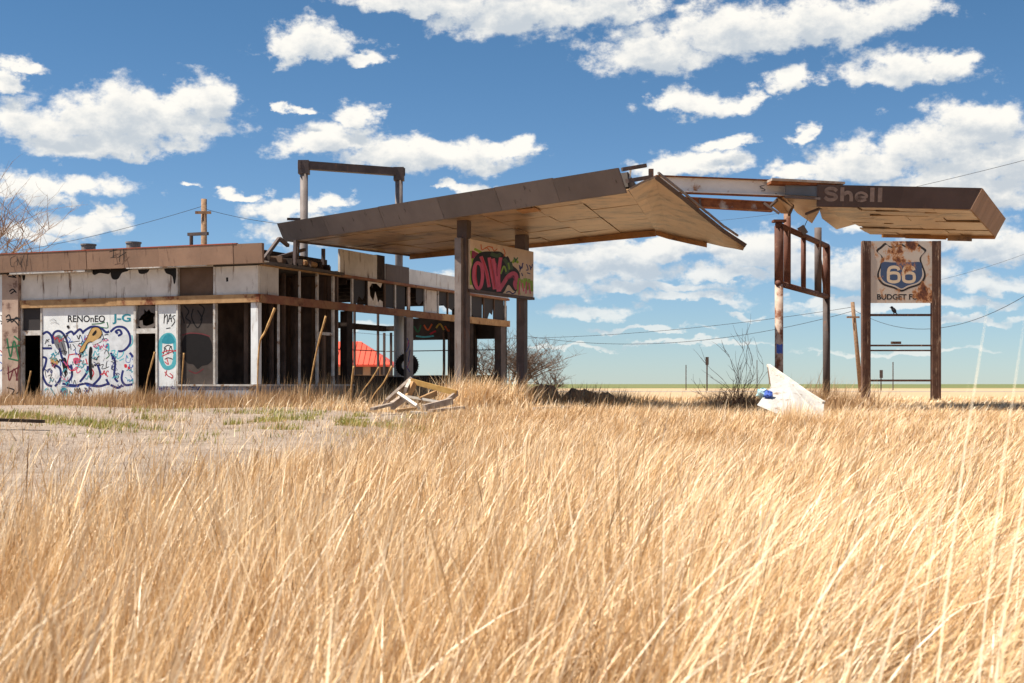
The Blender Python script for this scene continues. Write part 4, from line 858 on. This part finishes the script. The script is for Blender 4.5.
solo(bm, 'bird', M_wire, bp_, 'small dark bird perched on the rail below the route shield', 'bird', smooth=True)

# ------------------------------------------------------------------ poles and wires
def pole(px0, py0, px1, Y, r, label, arms=(), name='utility_pole', m=M_logpole):
    a_ = P(px1, 388, Y); a_.z = gz(a_.x, Y)-.4; b_ = P(px0, py0, Y)
    t_ = thing(name, label, 'pole', (a_.x, a_.y, gz(a_.x, Y)))
    MB().tube([a_, a_.lerp(b_, .5), b_], [r*1.15, r, r*.9], 10).build('shaft', m, t_, True, True)
    for (dz, w_) in arms: MB().bar(b_+Vector((-w_,-.2,-dz)), b_+Vector((w_,-.2,-dz)), .12, .14).build('crossarm', m, t_, True)
    return b_
up1 = pole(204, 199, 204, 75, .17, 'tan utility pole rising behind the left roof', ((.75,.42),))
up2 = pole(852.5, 302, 861.5, 110, .17, 'leaning wooden utility pole left of the route shield sign', ((1.2,.5),))
def wire(pts, Y, sag, label, r=.02):
    a_, b_ = P(*pts[0]), P(*pts[1]); L = []
    for i in range(25):
        t = i/24; q = a_.lerp(b_, t); q.z -= sag*4*t*(1-t); L.append(q)
    solo(MB().tube(L, r*.6, 5), 'power_line', M_wire, a_, label, 'wire')
wire(((203,206,75),(-90,262,95)), 75, .6, 'thin power line running left from the tan roof pole', .022)
wire(((205,209,75),(330,226,75)), 75, .25, 'thin power line from the roof pole to the sign frame', .02)
wire(((853,307,110),(330,330,150)), 110, 1.6, 'upper sagging power line left of the leaning pole', .03)
wire(((853,311,110),(520,335,130)), 110, 1.6, 'lower sagging power line left of the leaning pole', .032)
wire(((854,310,110),(1060,272,80)), 110, 2.3, 'sagging power line right of the leaning pole past the sign', .03)
wire(((700,222,120),(1100,140,60)), 90, .6, 'high power line rising to the right above the lettered canopy', .02)
wire(((930,282,120),(1080,232,90)), 100, .3, 'faint short power line right of the route shield sign', .018)
for px_, py_, Y, w_, lb in ((686,365,150,.09,'thin far post left of the taller marker post'), (707,359,140,.13,'far marker post with small dark box on top, left of the shrub'), (893,362,150,.09,'thin far mast seen between the sign posts'), (881,372,140,.10,'far post with dark sign box between the sign posts'), (757,360,160,.07,'thin far stick post left of the pale pipe post')):
    q = P(px_, py_, Y); t_ = thing('marker_post', lb, 'post', (q.x, Y, .83))
    MB().box(q.x-w_/2, q.x+w_/2, Y-.05, Y+.05, .7, q.z).build('shaft', M_dpipe, t_, True)
    if 'box' in lb: MB().box(q.x-.16, q.x+.16, Y-.1, Y-.06, q.z-.6, q.z+.2).build('sign_box', M_dpipe, t_, True)

# ------------------------------------------------------------------ far house with red roof
YH = 120.0; e0, e1 = P(322, 364.5, YH), P(392.5, 364.5, YH); r0, r1 = P(332, 341.5, YH+4), P(361, 341.5, YH+4)
hs_ = thing('red_roof_house', 'distant low house with bright red hipped metal roof', 'house', (e0.x, YH, .83))
MB().box(e0.x+.6, e1.x-.6, YH+.6, YH+7.4, .75, e0.z+.05).build('wall', M_house, hs_, True)
E = [Vector((e0.x,YH,e0.z)), Vector((e1.x,YH,e0.z)), Vector((e1.x,YH+8,e0.z)), Vector((e0.x,YH+8,e0.z))]
mb = MB(); mb.add(E+[r0, r1]+[v-Vector((0,0,.18)) for v in E], [(0,1,5,4),(1,2,5),(2,3,4,5),(3,0,4),(1,0,6,7),(2,1,7,8),(3,2,8,9),(0,3,9,6),(6,9,8,7)]); rf = mb.build('roof', M_redroof, hs_, True)
for k in range(13):
    f_ = (k+.5)/13; a_ = E[0].lerp(E[1], f_)+Vector((0,-.03,.02)); top_x = min(max(a_.x, r0.x), r1.x); q = Vector((a_.x, r0.y, r0.z)) if r0.x <= a_.x <= r1.x else None
    if q is None: kk = (E[1].x-a_.x)/(E[1].x-r1.x) if a_.x > r1.x else (a_.x-E[0].x)/(r0.x-E[0].x); q = Vector((a_.x, a_.y+(r0.y-YH)*kk, E[0].z+(r0.z-E[0].z)*kk))
    MB().bar(a_, q+Vector((0,-.02,.03)), .05, .05).build('roof_seam', M_redroof, rf, True)
for px_ in (345, 358, 374, 384): q = P(px_, 369, YH); MB().box(q.x-.35,q.x+.35,YH+.55,YH+.62,q.z-.5,q.z+.25).build('window', M_glass, hs_, True)

# ------------------------------------------------------------------ lumber, sheet, rubbish, rubble
def plank(a_, b_, w_, h_, m, label, twist=(0,0,1)):
    a_, b_ = P(*a_), P(*b_)
    for v in (a_, b_): v.z = max(v.z, gz(v.x, v.y)+.03)
    solo(MB().bar(a_, b_, w_*1.3, h_*1.35, twist), 'plank', m, a_ if a_.z < b_.z else b_, label, 'plank', 'loose lumber in front of the wing')
plank((384.5,403,35.5), (409.5,380.5,36.5), .05, .19, M_plankg, 'grey weathered plank propped up at the left of the lumber pile', (0,-1,.2))
plank((411,381,36.3), (456,393,36.0), .08, .10, M_planky, 'yellow plank sloping down to the right over the lumber pile')
plank((414,383,36.2), (407.5,397,36.0), .07, .12, M_wood, 'short orange wooden stake under the yellow plank')
plank((399.5,394.5,35), (418.5,407.5,34.2), .05, .14, M_plankw, 'white plank lying diagonally in the middle of the pile', (0,-1,.3))
plank((403,396.5,35.3), (442,403,35.2), .05, .10, M_plankw, 'long pale plank lying nearly level across the pile', (0,-1,.3))
plank((411,412.5,33.6), (427,413.5,33.6), .25, .05, M_plankw, 'small white board lying flat on the ground before the pile')
plank((405,392,36), (409.5,384,36.4), .06, .22, M_plankw, 'broken light plank standing behind the propped grey plank', (0,-1,.2))
plank((424,408,34.4), (452,401,35.4), .06, .12, M_plankg, 'dull grey plank half buried in grass at right of pile')
plank((392,406,34.6), (403,398,35.2), .08, .14, M_plankg, 'stubby grey plank at the foot of the lumber pile')
plank((446,402,35.4), (457,393,36.2), .05, .10, M_plankg, 'thin dark plank end meeting the yellow plank')
plank((535,409,35.6), (570,407.5,36), .2, .06, M_plankg, 'grey plank in the grass before the rubble mound')
plank((-25,419,29.5), (44,421.5,29.5), .10, .05, M_char, 'long dark bar standing in for a shadow strip on the left gravel')  # dark bar added in place of a shadow strip across the gravel
plank((372,409,34), (392,404,34.6), .10, .05, M_plankg, 'grey board flat in the grass left of the lumber pile')
plank((430,411,33.8), (463,407.5,34.6), .12, .05, M_plankg, 'long dull board lying right of the small white board')
plank((420,400,35.2), (436,393,35.8), .06, .10, M_wood, 'short brown plank wedged beneath the yellow plank')
plank((396,411,33.7), (416,408.5,34), .08, .05, M_wood, 'narrow brown board at the front of the lumber pile')
# fallen white sheet
wsq = [P(768,366,34.2), P(786,378.5,33.6), P(805,392,33.0), P(823.5,403.5,32.4), P(822,420,31.2), P(800,420,31.0), P(775,413,31.4), P(757,405,32.0), P(771,386,33.2)]
mb = MB(); mb.prism(wsq, (.03,.06,.02)); ws = thing('fallen_panel', 'large chipped white sheet lying tilted in the dry grass', 'panel', (wsq[6].x, wsq[6].y, gz(wsq[6].x, wsq[6].y)))
mb.build('sheet', M_whiteboard, ws, True)
for k in range(3): MB().bar(wsq[k]+Vector((0,-.02,.02)), wsq[k+1]+Vector((0,-.02,.02)), .09, .06).build('edge_rim', M_plankw, ws, True)
MB().prism([P(767.5,367,34.3), P(772.5,371,34.1), P(773,386,33.6), P(769.5,384,33.8)], (0,.04,0)).build('folded_edge', M_brown, ws, True)
for c_, m_, lb in ((P(763,393.5,32.6), M_foil, 'crumpled teal plastic bag beside the fallen white sheet'), (P(768.5,395,32.4), M_blue, 'crumpled blue plastic wrapper against the fallen white sheet')):
    mb = MB(); ball(mb, c_, (.17,.14,.12) if m_ is M_foil else (.10,.09,.08), 12, 8); mb.v = [tuple(Vector(v)+Vector((random.gauss(0,.022), random.gauss(0,.022), random.gauss(0,.022)))) for v in mb.v]
    solo(mb, 'plastic_bag', m_, (c_.x, c_.y, c_.z-.12), lb, 'bag')
def mound(px0, px1, pyt, Y, depth, m, label, seed):
    r_ = random.Random(seed); a_ = P(px0, 384, Y); b_ = P(px1, 384, Y); zt_ = P(0, pyt, Y).z; n_, k_ = 26, 12; vs = []; fs = []
    ph = [r_.uniform(0,6) for _ in range(6)]
    for i in range(n_+1):
        for j in range(k_+1):
            u, v = i/n_, j/k_; x = a_.x+(b_.x-a_.x)*u; y = Y-depth/2+depth*v
            h = math.sin(math.pi*u)**.7*math.sin(math.pi*v)*(0.72+.2*math.sin(u*9+ph[0])+.12*math.sin(u*21+v*8+ph[1])) + r_.gauss(0,.05)*math.sin(math.pi*u)*math.sin(math.pi*v)
            vs.append((x+r_.gauss(0,.04), y+r_.gauss(0,.04), gz(x,y)-.06+max(h,0)*(zt_-gz(x,y)+.1)))
    for i in range(n_):
        for j in range(k_): q = i*(k_+1)+j; fs.append((q, q+k_+1, q+k_+2, q+1))
    solo(MB().add(vs, fs), 'rubble_mound', m, (a_.x*.5+b_.x*.5, Y, gz(a_.x, Y)), label, 'rubble')
mound(500, 566, 378, 47, 3.0, M_mound, 'dark burnt rubble heap behind the right canopy column', 1)
mound(556, 620, 385, 46, 2.4, M_mound, 'lower grassy rubble heap right of the dark burnt one', 2)
mound(470, 512, 384, 44, 2.0, M_mound, 'small dark rubble heap at the foot of the canopy columns', 3)

# ------------------------------------------------------------------ bare trees and shrubs
def branches(base, h, n, r0, seed, spread, levels, wind=0.0, up=.35):
    r_ = random.Random(seed); mb_t = MB(); mb_c = MB()
    def grow(p, d, L, r, lev):
        pts = [p]; q = p.copy(); dd = d.copy(); steps = 4
        for i in range(steps):
            dd = (dd+Vector((r_.gauss(0,.16)+wind*.1, r_.gauss(0,.16), r_.gauss(0,.1)+up*.12))).normalized(); q = q+dd*L/steps; pts.append(q.copy())
        (mb_t if lev == 0 else mb_c).tube(pts, [r*(1-.6*i/steps) for i in range(steps+1)], 6 if lev < 2 else 3, lev < 1)
        if lev < levels:
            for _ in range(n[lev]):
                k = r_.uniform(.3, 1); i = min(int(k*steps), steps-1); pp = pts[i].lerp(pts[i+1], k*steps-i)
                a = r_.uniform(0, 6.283); sd_ = Vector((math.cos(a), math.sin(a), r_.uniform(-.1,.6)))
                grow(pp, (dd*(1-spread)+sd_*spread).normalized(), L*r_.uniform(.5,.8), max(r*.5, .006), lev+1)
    return mb_t, mb_c, grow
def bare_tree(px, pyt, Y, trunks, n, r0, seed, spread, levels, m, label, name='bare_tree', cat='tree', up=.35, lean=.25):
    b_ = P(px, 384, Y); b_.z = gz(b_.x, Y)-.05; h = P(0, pyt, Y).z-b_.z
    t_, c_, grow = branches(b_, h, n, r0, seed, spread, levels, up=up); r_ = random.Random(seed+5)
    for k in range(trunks):
        a = r_.uniform(0, 6.28); grow(b_.copy(), Vector((lean*math.cos(a)*2, lean*math.sin(a), 1)).normalized(), h*r_.uniform(.55,.75), r0, 0)
    o = thing(name, label, cat, b_)
    t_.build('trunk' if cat == 'tree' else 'stem', m, o, True); c_.build('crown' if cat == 'tree' else 'twigs', m, o, True)
bare_tree(506, 340, 66, 6, (7,6,4,2), .07, 3, .62, 4, M_bark, 'spreading leafless dark tree behind the canopy columns', lean=.5)
bare_tree(548, 362, 68, 4, (6,5,3), .04, 8, .65, 3, M_bark, 'low leafless bush right of the dark leafless tree', 'bare_shrub', 'shrub', lean=.6)
bare_tree(-62, 200, 66, 3, (6,6,5,3), .13, 12, .55, 4, M_barkl, 'pale leafless tree at the left edge behind the roof', lean=.22)
bare_tree(737, 342, 37, 8, (2,2), .009, 21, .25, 2, M_twig, 'thin red brown leafless shrub left of the white sheet', 'bare_shrub', 'shrub', lean=.35)
bare_tree(742, 380, 36.4, 7, (3,3), .008, 31, .6, 2, M_twig, 'low dense brown thicket at the foot of the leafless shrub', 'bare_shrub', 'shrub', lean=.7)
bare_tree(724, 352, 38.6, 3, (3,2), .008, 44, .4, 2, M_twig, 'wispy dry weed stem left of the leafless shrub', 'dry_weed', 'weed', lean=.5)

# ------------------------------------------------------------------ golden canes against the building
STK = [((275,308),(266,330),(259,348),(257,384),41.0,.075,'thick golden cane leaning across the corner window'),
       ((326,316),(318,345),(311,380),(307,405),40.5,.06,'golden cane leaning in front of the wing windows'),
       ((155,352),(151,366),(147,382),(144,398),42.5,.06,'golden cane leaning in the second doorway'),
       ((31,371),(28,385),(25,398),(22,408),42,.05,'golden cane leaning in the first doorway'),
       ((392,366),(384,382),(374,395),(366,408),39,.05,'golden cane leaning before the dark low wall'),
       ((379,367),(371,380),(362,392),(352,408),39.5,.045,'slimmer golden cane left of the dark wall cane'),
       ((354,366),(352,380),(351,394),(350,408),39.5,.06,'upright golden cane beside the charred wing post'),
       ((184,353),(183,366),(182,380),(181,398),42.3,.05,'short golden cane in front of the boarded window')]
for a_, b_, c_, d_, Y, r_, lb in STK:
    pts = [P(q[0], q[1], Y) for q in (d_, c_, b_, a_)]; pts[0].z = gz(pts[0].x, Y)-.05
    q = [Vector(v) for v in catmull([tuple(p_) for p_ in pts], 4)]
    solo(MB().tube(q, [r_*.55*(.45+.55*i/(len(q)-1))*(1+.12*math.sin(i*2.3)) for i in range(len(q))], 6), 'dry_cane', M_stalk, q[0], lb, 'cane', smooth=True)

# ------------------------------------------------------------------ grass (nobody could count it)
def grass_mat(name, stops, trans=.35):
    m = bpy.data.materials.new(name); m.use_nodes = True; t = m.node_tree; t.nodes.clear()
    a = t.nodes.new('ShaderNodeAttribute'); a.attribute_name = 'tone'
    cr = t.nodes.new('ShaderNodeValToRGB'); t.links.new(a.outputs['Fac'], cr.inputs[0])
    while len(cr.color_ramp.elements) < len(stops): cr.color_ramp.elements.new(.5)
    for e, (pos, c) in zip(cr.color_ramp.elements, stops): e.position = pos; e.color = c+(1,)
    d = t.nodes.new('ShaderNodeBsdfDiffuse'); tr = t.nodes.new('ShaderNodeBsdfTranslucent'); gl = t.nodes.new('ShaderNodeBsdfGlossy'); gl.inputs['Roughness'].default_value = .45
    t.links.new(cr.outputs[0], d.inputs[0]); t.links.new(cr.outputs[0], tr.inputs[0])
    mx = t.nodes.new('ShaderNodeMixShader'); mx.inputs[0].default_value = trans; t.links.new(d.outputs[0], mx.inputs[1]); t.links.new(tr.outputs[0], mx.inputs[2])
    m2 = t.nodes.new('ShaderNodeMixShader'); m2.inputs[0].default_value = .05; t.links.new(mx.outputs[0], m2.inputs[1]); t.links.new(gl.outputs[0], m2.inputs[2])
    o = t.nodes.new('ShaderNodeOutputMaterial'); t.links.new(m2.outputs[0], o.inputs[0]); return m
def blades(name, X, Y, H, W, lean, az, tone, seg, m, label, cat, bend=.9, kind='stuff', plume=None):
    """one ribbon per blade, tapering, leaning by 'lean' towards 'az' and bending over with height"""
    n = len(X); Z = ground_z(X, Y)-.02; k = seg+1
    face = rng.uniform(0, 2*np.pi, n); fx, fy = np.cos(face), np.sin(face)
    V = np.zeros((n, 2*seg+1, 3)); px_ = np.zeros(n); pz = np.zeros(n)
    cx, cy, cz = X.copy(), Y.copy(), Z.copy()
    for i in range(k):
        f = i/seg; w = W*(1-f*.75)*.5
        if plume is not None and .55 < f < 1: w = w*plume
        if i < seg:
            V[:, 2*i, 0] = cx+fx*w; V[:, 2*i, 1] = cy+fy*w; V[:, 2*i, 2] = cz
            V[:, 2*i+1, 0] = cx-fx*w; V[:, 2*i+1, 1] = cy-fy*w; V[:, 2*i+1, 2] = cz
        else: V[:, 2*i, 0] = cx; V[:, 2*i, 1] = cy; V[:, 2*i, 2] = cz
        ang = lean*(.35+bend*(f+.5/seg)); st = H/seg
        cx = cx+np.sin(ang)*np.cos(az)*st; cy = cy+np.sin(ang)*np.sin(az)*st; cz = cz+np.cos(ang)*st
    nv = 2*seg+1; base = (np.arange(n)*nv)[:, None]
    quads = np.concatenate([base+np.array([2*i, 2*i+1, 2*i+3, 2*i+2]) for i in range(seg-1)], 1).reshape(-1, 4) if seg > 1 else np.zeros((0, 4), int)
    tris = (base+np.array([2*seg-2, 2*seg-1, 2*seg])).reshape(-1, 3)
    me = bpy.data.meshes.new(name); me.vertices.add(n*nv); me.vertices.foreach_set('co', V.ravel())
    nl = quads.size+tris.size; me.loops.add(nl); me.loops.foreach_set('vertex_index', np.concatenate([quads.ravel(), tris.ravel()]).astype(np.int32))
    npoly = len(quads)+len(tris); me.polygons.add(npoly)
    starts = np.concatenate([np.arange(len(quads))*4, len(quads)*4+np.arange(len(tris))*3]).astype(np.int32)
    me.polygons.foreach_set('loop_start', starts)
    a = me.attributes.new('tone', 'FLOAT', 'POINT'); a.data.foreach_set('value', np.repeat(tone, nv).astype(np.float32))
    me.update(calc_edges=True); me.validate()
    me.polygons.foreach_set('use_smooth', np.ones(npoly, bool)); me.materials.append(m)
    o = bpy.data.objects.new(name, me); col.objects.link(o); return tag(o, label, cat, kind=kind)
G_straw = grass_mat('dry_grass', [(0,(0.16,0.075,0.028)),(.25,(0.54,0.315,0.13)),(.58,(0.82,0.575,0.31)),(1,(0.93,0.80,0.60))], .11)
G_weed = grass_mat('dry_weeds', [(0,(0.20,0.105,0.05)),(.4,(0.38,0.22,0.10)),(.8,(0.54,0.35,0.18)),(1,(0.66,0.50,0.31))], .25)
G_green = grass_mat('green_grass', [(0,(0.12,0.15,0.02)),(.6,(0.30,0.29,0.045)),(1,(0.56,0.42,0.15))], .3)
def vnoise(x, y, s):
    return (np.sin(x*1.7*s+np.sin(y*1.3*s)*1.7)+np.sin(y*2.1*s+np.sin(x*.9*s+1)*1.9)+np.sin((x+y)*.77*s+2.2))/3
def scatter(n, y0, y1, marg=2.0):
    Y = np.sqrt(rng.uniform(y0**2, y1**2, n)); X = rng.uniform(-1, 1, n)*(0.366*Y+marg); return X, Y
def field(name, n, y0, y1, Hm, Hs, W, seg, label, tuft, spread, mode):
    """mode 'tuft': bunches of standing stems; 'mat': tangled short straw under them; 'stem': single long stems swept over by the wind"""
    c = n//tuft; X, Y = scatter(c, y0, y1); nn = c*tuft
    cl = np.repeat(rng.normal(0, .20, c), tuft); caz = np.repeat(rng.normal(-.1, .55, c), tuft); ch = np.repeat(rng.normal(0, .14, c), tuft); ct = np.repeat(rng.normal(0, .16, c), tuft)
    dx, dy = rng.normal(0, 1, nn), rng.normal(0, 1, nn)
    X = np.repeat(X, tuft)+dx*spread; Y = np.repeat(Y, tuft)+dy*spread
    keep = rng.uniform(0, 1, nn) < np.clip((X-lot_edge(Y))/3.6+.42, .09, 1)**1.5*np.clip(.80+.6*vnoise(X, Y, .9), .25, 1)
    keep &= Y > 1.5
    lx = (X-BC.x)*ex.x+(Y-BC.y)*ex.y; ly = (X-BC.x)*ey.x+(Y-BC.y)*ey.y      # nothing grows through the building
    keep &= ~((lx < .2) & (ly > -.1) & (ly < 21))
    X, Y, dx, dy, cl, caz, ch, ct = [v[keep] for v in (X, Y, dx, dy, cl, caz, ch, ct)]; nn = len(X)
    right = sstep(-3, 5, X/np.maximum(Y, 1)*14)
    lodge = np.clip(vnoise(X, Y, .55)*1.3+.35*vnoise(X, Y, 1.9), -1, 1)
    H = np.clip(Hm*(1+ch+.18*vnoise(X, Y, 1.1))+rng.normal(0, Hs, nn), .1, 1.5)
    pl = np.where(rng.uniform(0, 1, nn) < .3, 2.1, 1.0)
    if mode == 'mat':
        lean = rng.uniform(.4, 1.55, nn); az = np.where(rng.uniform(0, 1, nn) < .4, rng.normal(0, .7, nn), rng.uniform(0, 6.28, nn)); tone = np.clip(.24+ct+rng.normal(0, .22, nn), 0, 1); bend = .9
    else:
        L = np.clip(.24+.62*right+cl+.30*lodge*(.4+.7*right), 0, 1.3) if mode == 'tuft' else np.clip(.40+.65*right+rng.normal(0, .28, nn), .1, 1.4)
        az0 = caz+.45*vnoise(X, Y, .4)
        vx = L*np.cos(az0)+rng.normal(0, .20, nn)+.16*dx; vy = L*np.sin(az0)+rng.normal(0, .20, nn)+.16*dy
        lean = np.clip(np.hypot(vx, vy), .02, 1.5); az = np.arctan2(vy, vx); bend = 1.15
        tone = np.clip((.55 if mode == 'tuft' else .86)+ct+rng.normal(0, .20 if mode == 'tuft' else .1, nn), 0, 1)
    return blades(name, X, Y, H, W*rng.uniform(.55, 1.35, nn), lean, az, tone, seg, G_straw, label, 'grass', bend, plume=pl if mode == 'tuft' else None)
field('dry_grass', 52000, 1.5, 8.5, .74, .15, .0066, 4, 'tall golden dry grass filling the foreground', 26, .075, 'tuft')
field('dry_grass', 46000, 1.5, 8.5, .40, .12, .0070, 3, 'tangled brown straw under the foreground grass', 5, .2, 'mat')
field('dry_grass', 3600, 1.8, 9.5, 1.0, .16, .0095, 5, 'long pale stems swept over the foreground grass', 2, .1, 'stem')
field('dry_grass', 90000, 8.3, 20, .62, .13, .0105, 3, 'golden dry grass in the middle of the field', 24, .10, 'tuft')
field('dry_grass', 60000, 8.3, 20, .32, .1, .012, 2, 'tangled brown straw in the middle of the field', 5, .25, 'mat')
field('dry_grass', 5000, 9, 22, .80, .14, .013, 4, 'long pale stems swept over the middle of the field', 2, .1, 'stem')
field('dry_grass', 110000, 19.6, 34, .34, .08, .015, 2, 'shorter pale dry grass rising towards the posts', 18, .14, 'tuft')
field('dry_grass', 40000, 19.6, 34, .2, .06, .018, 2, 'tangled straw below the posts', 4, .3, 'mat')
field('dry_grass', 90000, 33, 62, .18, .06, .022, 2, 'low pale dry grass around posts and sign', 12, .2, 'tuft')
# broken flat straw lying under the standing blades
X, Y = scatter(42000, 1.6, 34); keep = (X > lot_edge(Y)-.4*rng.uniform(0, 1, len(X))) | (rng.uniform(0, 1, len(X)) < .12); X, Y = X[keep], Y[keep]; n = len(X)
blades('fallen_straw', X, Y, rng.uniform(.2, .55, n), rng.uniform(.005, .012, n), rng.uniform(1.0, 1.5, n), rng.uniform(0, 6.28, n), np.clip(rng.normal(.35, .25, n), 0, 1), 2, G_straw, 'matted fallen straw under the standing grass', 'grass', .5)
# weeds along the foot of the building and under the canopy
def strip(name, n, fX, H, Hs, W, m, label, lean=.35, tone=.5, seg=2):
    X, Y = fX(n); nn = len(X); c = .6*vnoise(X, Y, 1.5)+.7*vnoise(X+3, Y, 3.7); kp = rng.uniform(-1.1, .7, nn) < c; X, Y, c = X[kp], Y[kp], c[kp]; nn = len(X)
    return blades(name, X, Y, np.clip(H*(1+.8*c)+rng.normal(0, Hs, nn), .08, 1.6), W*rng.uniform(.6, 1.4, nn), np.abs(rng.normal(lean, .3, nn)), rng.normal(.2, 1.2, nn), np.clip(tone+rng.normal(0, .22, nn)+.15*c, 0, 1), seg, m, label, 'weeds')
def alongA(n):
    u = rng.uniform(-15, 2.5, n); v = -np.abs(rng.gamma(1.6, .9, n))-.15; return BC.x+ex.x*u+ey.x*v, BC.y+ex.y*u+ey.y*v
def alongB(n):
    u = np.abs(rng.gamma(1.5, .7, n))+.2; v = rng.uniform(-1, 16, n); return BC.x+ex.x*u+ey.x*v, BC.y+ex.y*u+ey.y*v
strip('dry_weeds', 21000, alongA, .34, .17, .02, G_weed, 'rusty dry weeds along the foot of the graffiti wall')
strip('dry_weeds', 9000, alongB, .48, .2, .02, G_weed, 'dry weeds along the open side of the wing', tone=.6)
def blob(cx, cy, rx, ry): return lambda n: (cx+rng.normal(0, rx, n), cy+rng.normal(0, ry, n))
q = P(478, 390, 38.5); strip('dry_weeds', 3000, blob(q.x, q.y, .6, .5), .72, .15, .018, G_straw, 'tall straw clump at the foot of the canopy column', lean=.6, tone=.5, seg=3)
q = P(528, 392, 41); strip('dry_weeds', 1300, blob(q.x, q.y, .25, .3), .6, .15, .018, G_straw, 'golden straw clump leaning on the right canopy column', lean=.6, tone=.35, seg=3)
q = P(600, 390, 42); strip('dry_weeds', 3500, blob(q.x, q.y, .9, .7), .42, .12, .018, G_weed, 'brown weed clump right of the rubble', lean=.5, tone=.5, seg=3)
q = P(795, 412, 30.2); strip('dry_weeds', 2600, blob(q.x, q.y, .75, .3), .42, .12, .014, G_straw, 'straw standing in front of the fallen white sheet', lean=.6, tone=.6, seg=3)
q = P(830, 398, 36.5); strip('dry_weeds', 2500, blob(q.x, q.y, .7, .6), .5, .2, .018, G_weed, 'brown weeds right of the fallen white sheet', lean=.6, tone=.5)
q = P(748, 398, 37); strip('dry_weeds', 2200, blob(q.x, q.y, .8, .6), .4, .15, .018, G_weed, 'brown weeds left of the fallen white sheet', lean=.6, tone=.5)
q = P(400, 404, 36.5); strip('dry_weeds', 3500, blob(q.x, q.y, 2.2, .8), .26, .1, .018, G_straw, 'straw tufts around the loose lumber', lean=.5, tone=.55, seg=3)
def greens(n):
    X = rng.uniform(-16, 0, n); Y = rng.normal(32.5, 2.2, n)+.25*(-X-6)*.4; k = (vnoise(X, Y, 1.1)+.5*vnoise(X, Y, 2.9) > .28) & (X > -17); return X[k], Y[k]
strip('green_grass', 40000, greens, .13, .04, .022, G_green, 'short green grass patches on the gravel before the building', lean=.5)
def tufts(n):
    X, Y = scatter(n//10, 12, 36, 1); X = np.repeat(X, 10)+rng.normal(0, .08, n//10*10); Y = np.repeat(Y, 10)+rng.normal(0, .08, n//10*10); k = (X < lot_edge(Y)+.5) & (vnoise(X, Y, .9) > .1); return X[k], Y[k]
strip('dry_weeds', 16000, tufts, .15, .06, .012, G_weed, 'scattered small straw tufts on the gravel apron', lean=.7, tone=.5)
# tall feathery stalks that stand above the sheet of grass
r_ = np.random.default_rng(9)
Yt = r_.uniform(3.2, 9, 420); Xt = r_.uniform(-1, 1, 420)*(.366*Yt+1); 
blades('tall_grass', Xt, Yt, r_.uniform(.85, 1.22, 420), r_.uniform(.006, .011, 420), r_.uniform(.1, .5, 420), r_.normal(0, .5, 420), r_.uniform(.4, .95, 420), 4, G_straw, 'taller straw stalks standing above the foreground grass', 'grass')
Yt = np.array([3.9, 4.1, 4.0, 4.4, 4.3]); Xt = np.array([(x-512)/F for x in (918, 940, 962, 890, 975)])*Yt
blades('tall_grass', Xt, Yt, np.array([1.82, 1.74, 1.78, 1.60, 1.66]), np.full(5, .010), np.array([.14, .16, .13, .2, .18]), np.zeros(5), np.full(5, 1.0), 4, G_straw, 'few pale out of focus stalks at the far right', 'grass')
# loose stones on the gravel apron
n = 5200; X, Y = scatter(n, 9, 38, 1); k = X < lot_edge(Y)+.6; X, Y = X[k], Y[k]; Z = ground_z(X, Y); mb = MB()
for x, y, z in zip(X, Y, Z):
    s = abs(random.gauss(0, .013))+.007; d = [random.uniform(.6, 1.4) for _ in range(6)]
    mb.add([(x-s*d[0],y,z+.2*s),(x+s*d[1],y,z+.2*s),(x,y-s*d[2],z+.2*s),(x,y+s*d[3],z+.2*s),(x,y,z+.6*s*d[4])], [(0,2,4),(2,1,4),(1,3,4),(3,0,4)])
o = mb.build('gravel', mat('loose_stone', (0.42,0.34,0.27), (0.27,0.21,0.17), 9, 0.95)); tag(o, 'loose small stones on the bare gravel apron', 'gravel', kind='stuff')
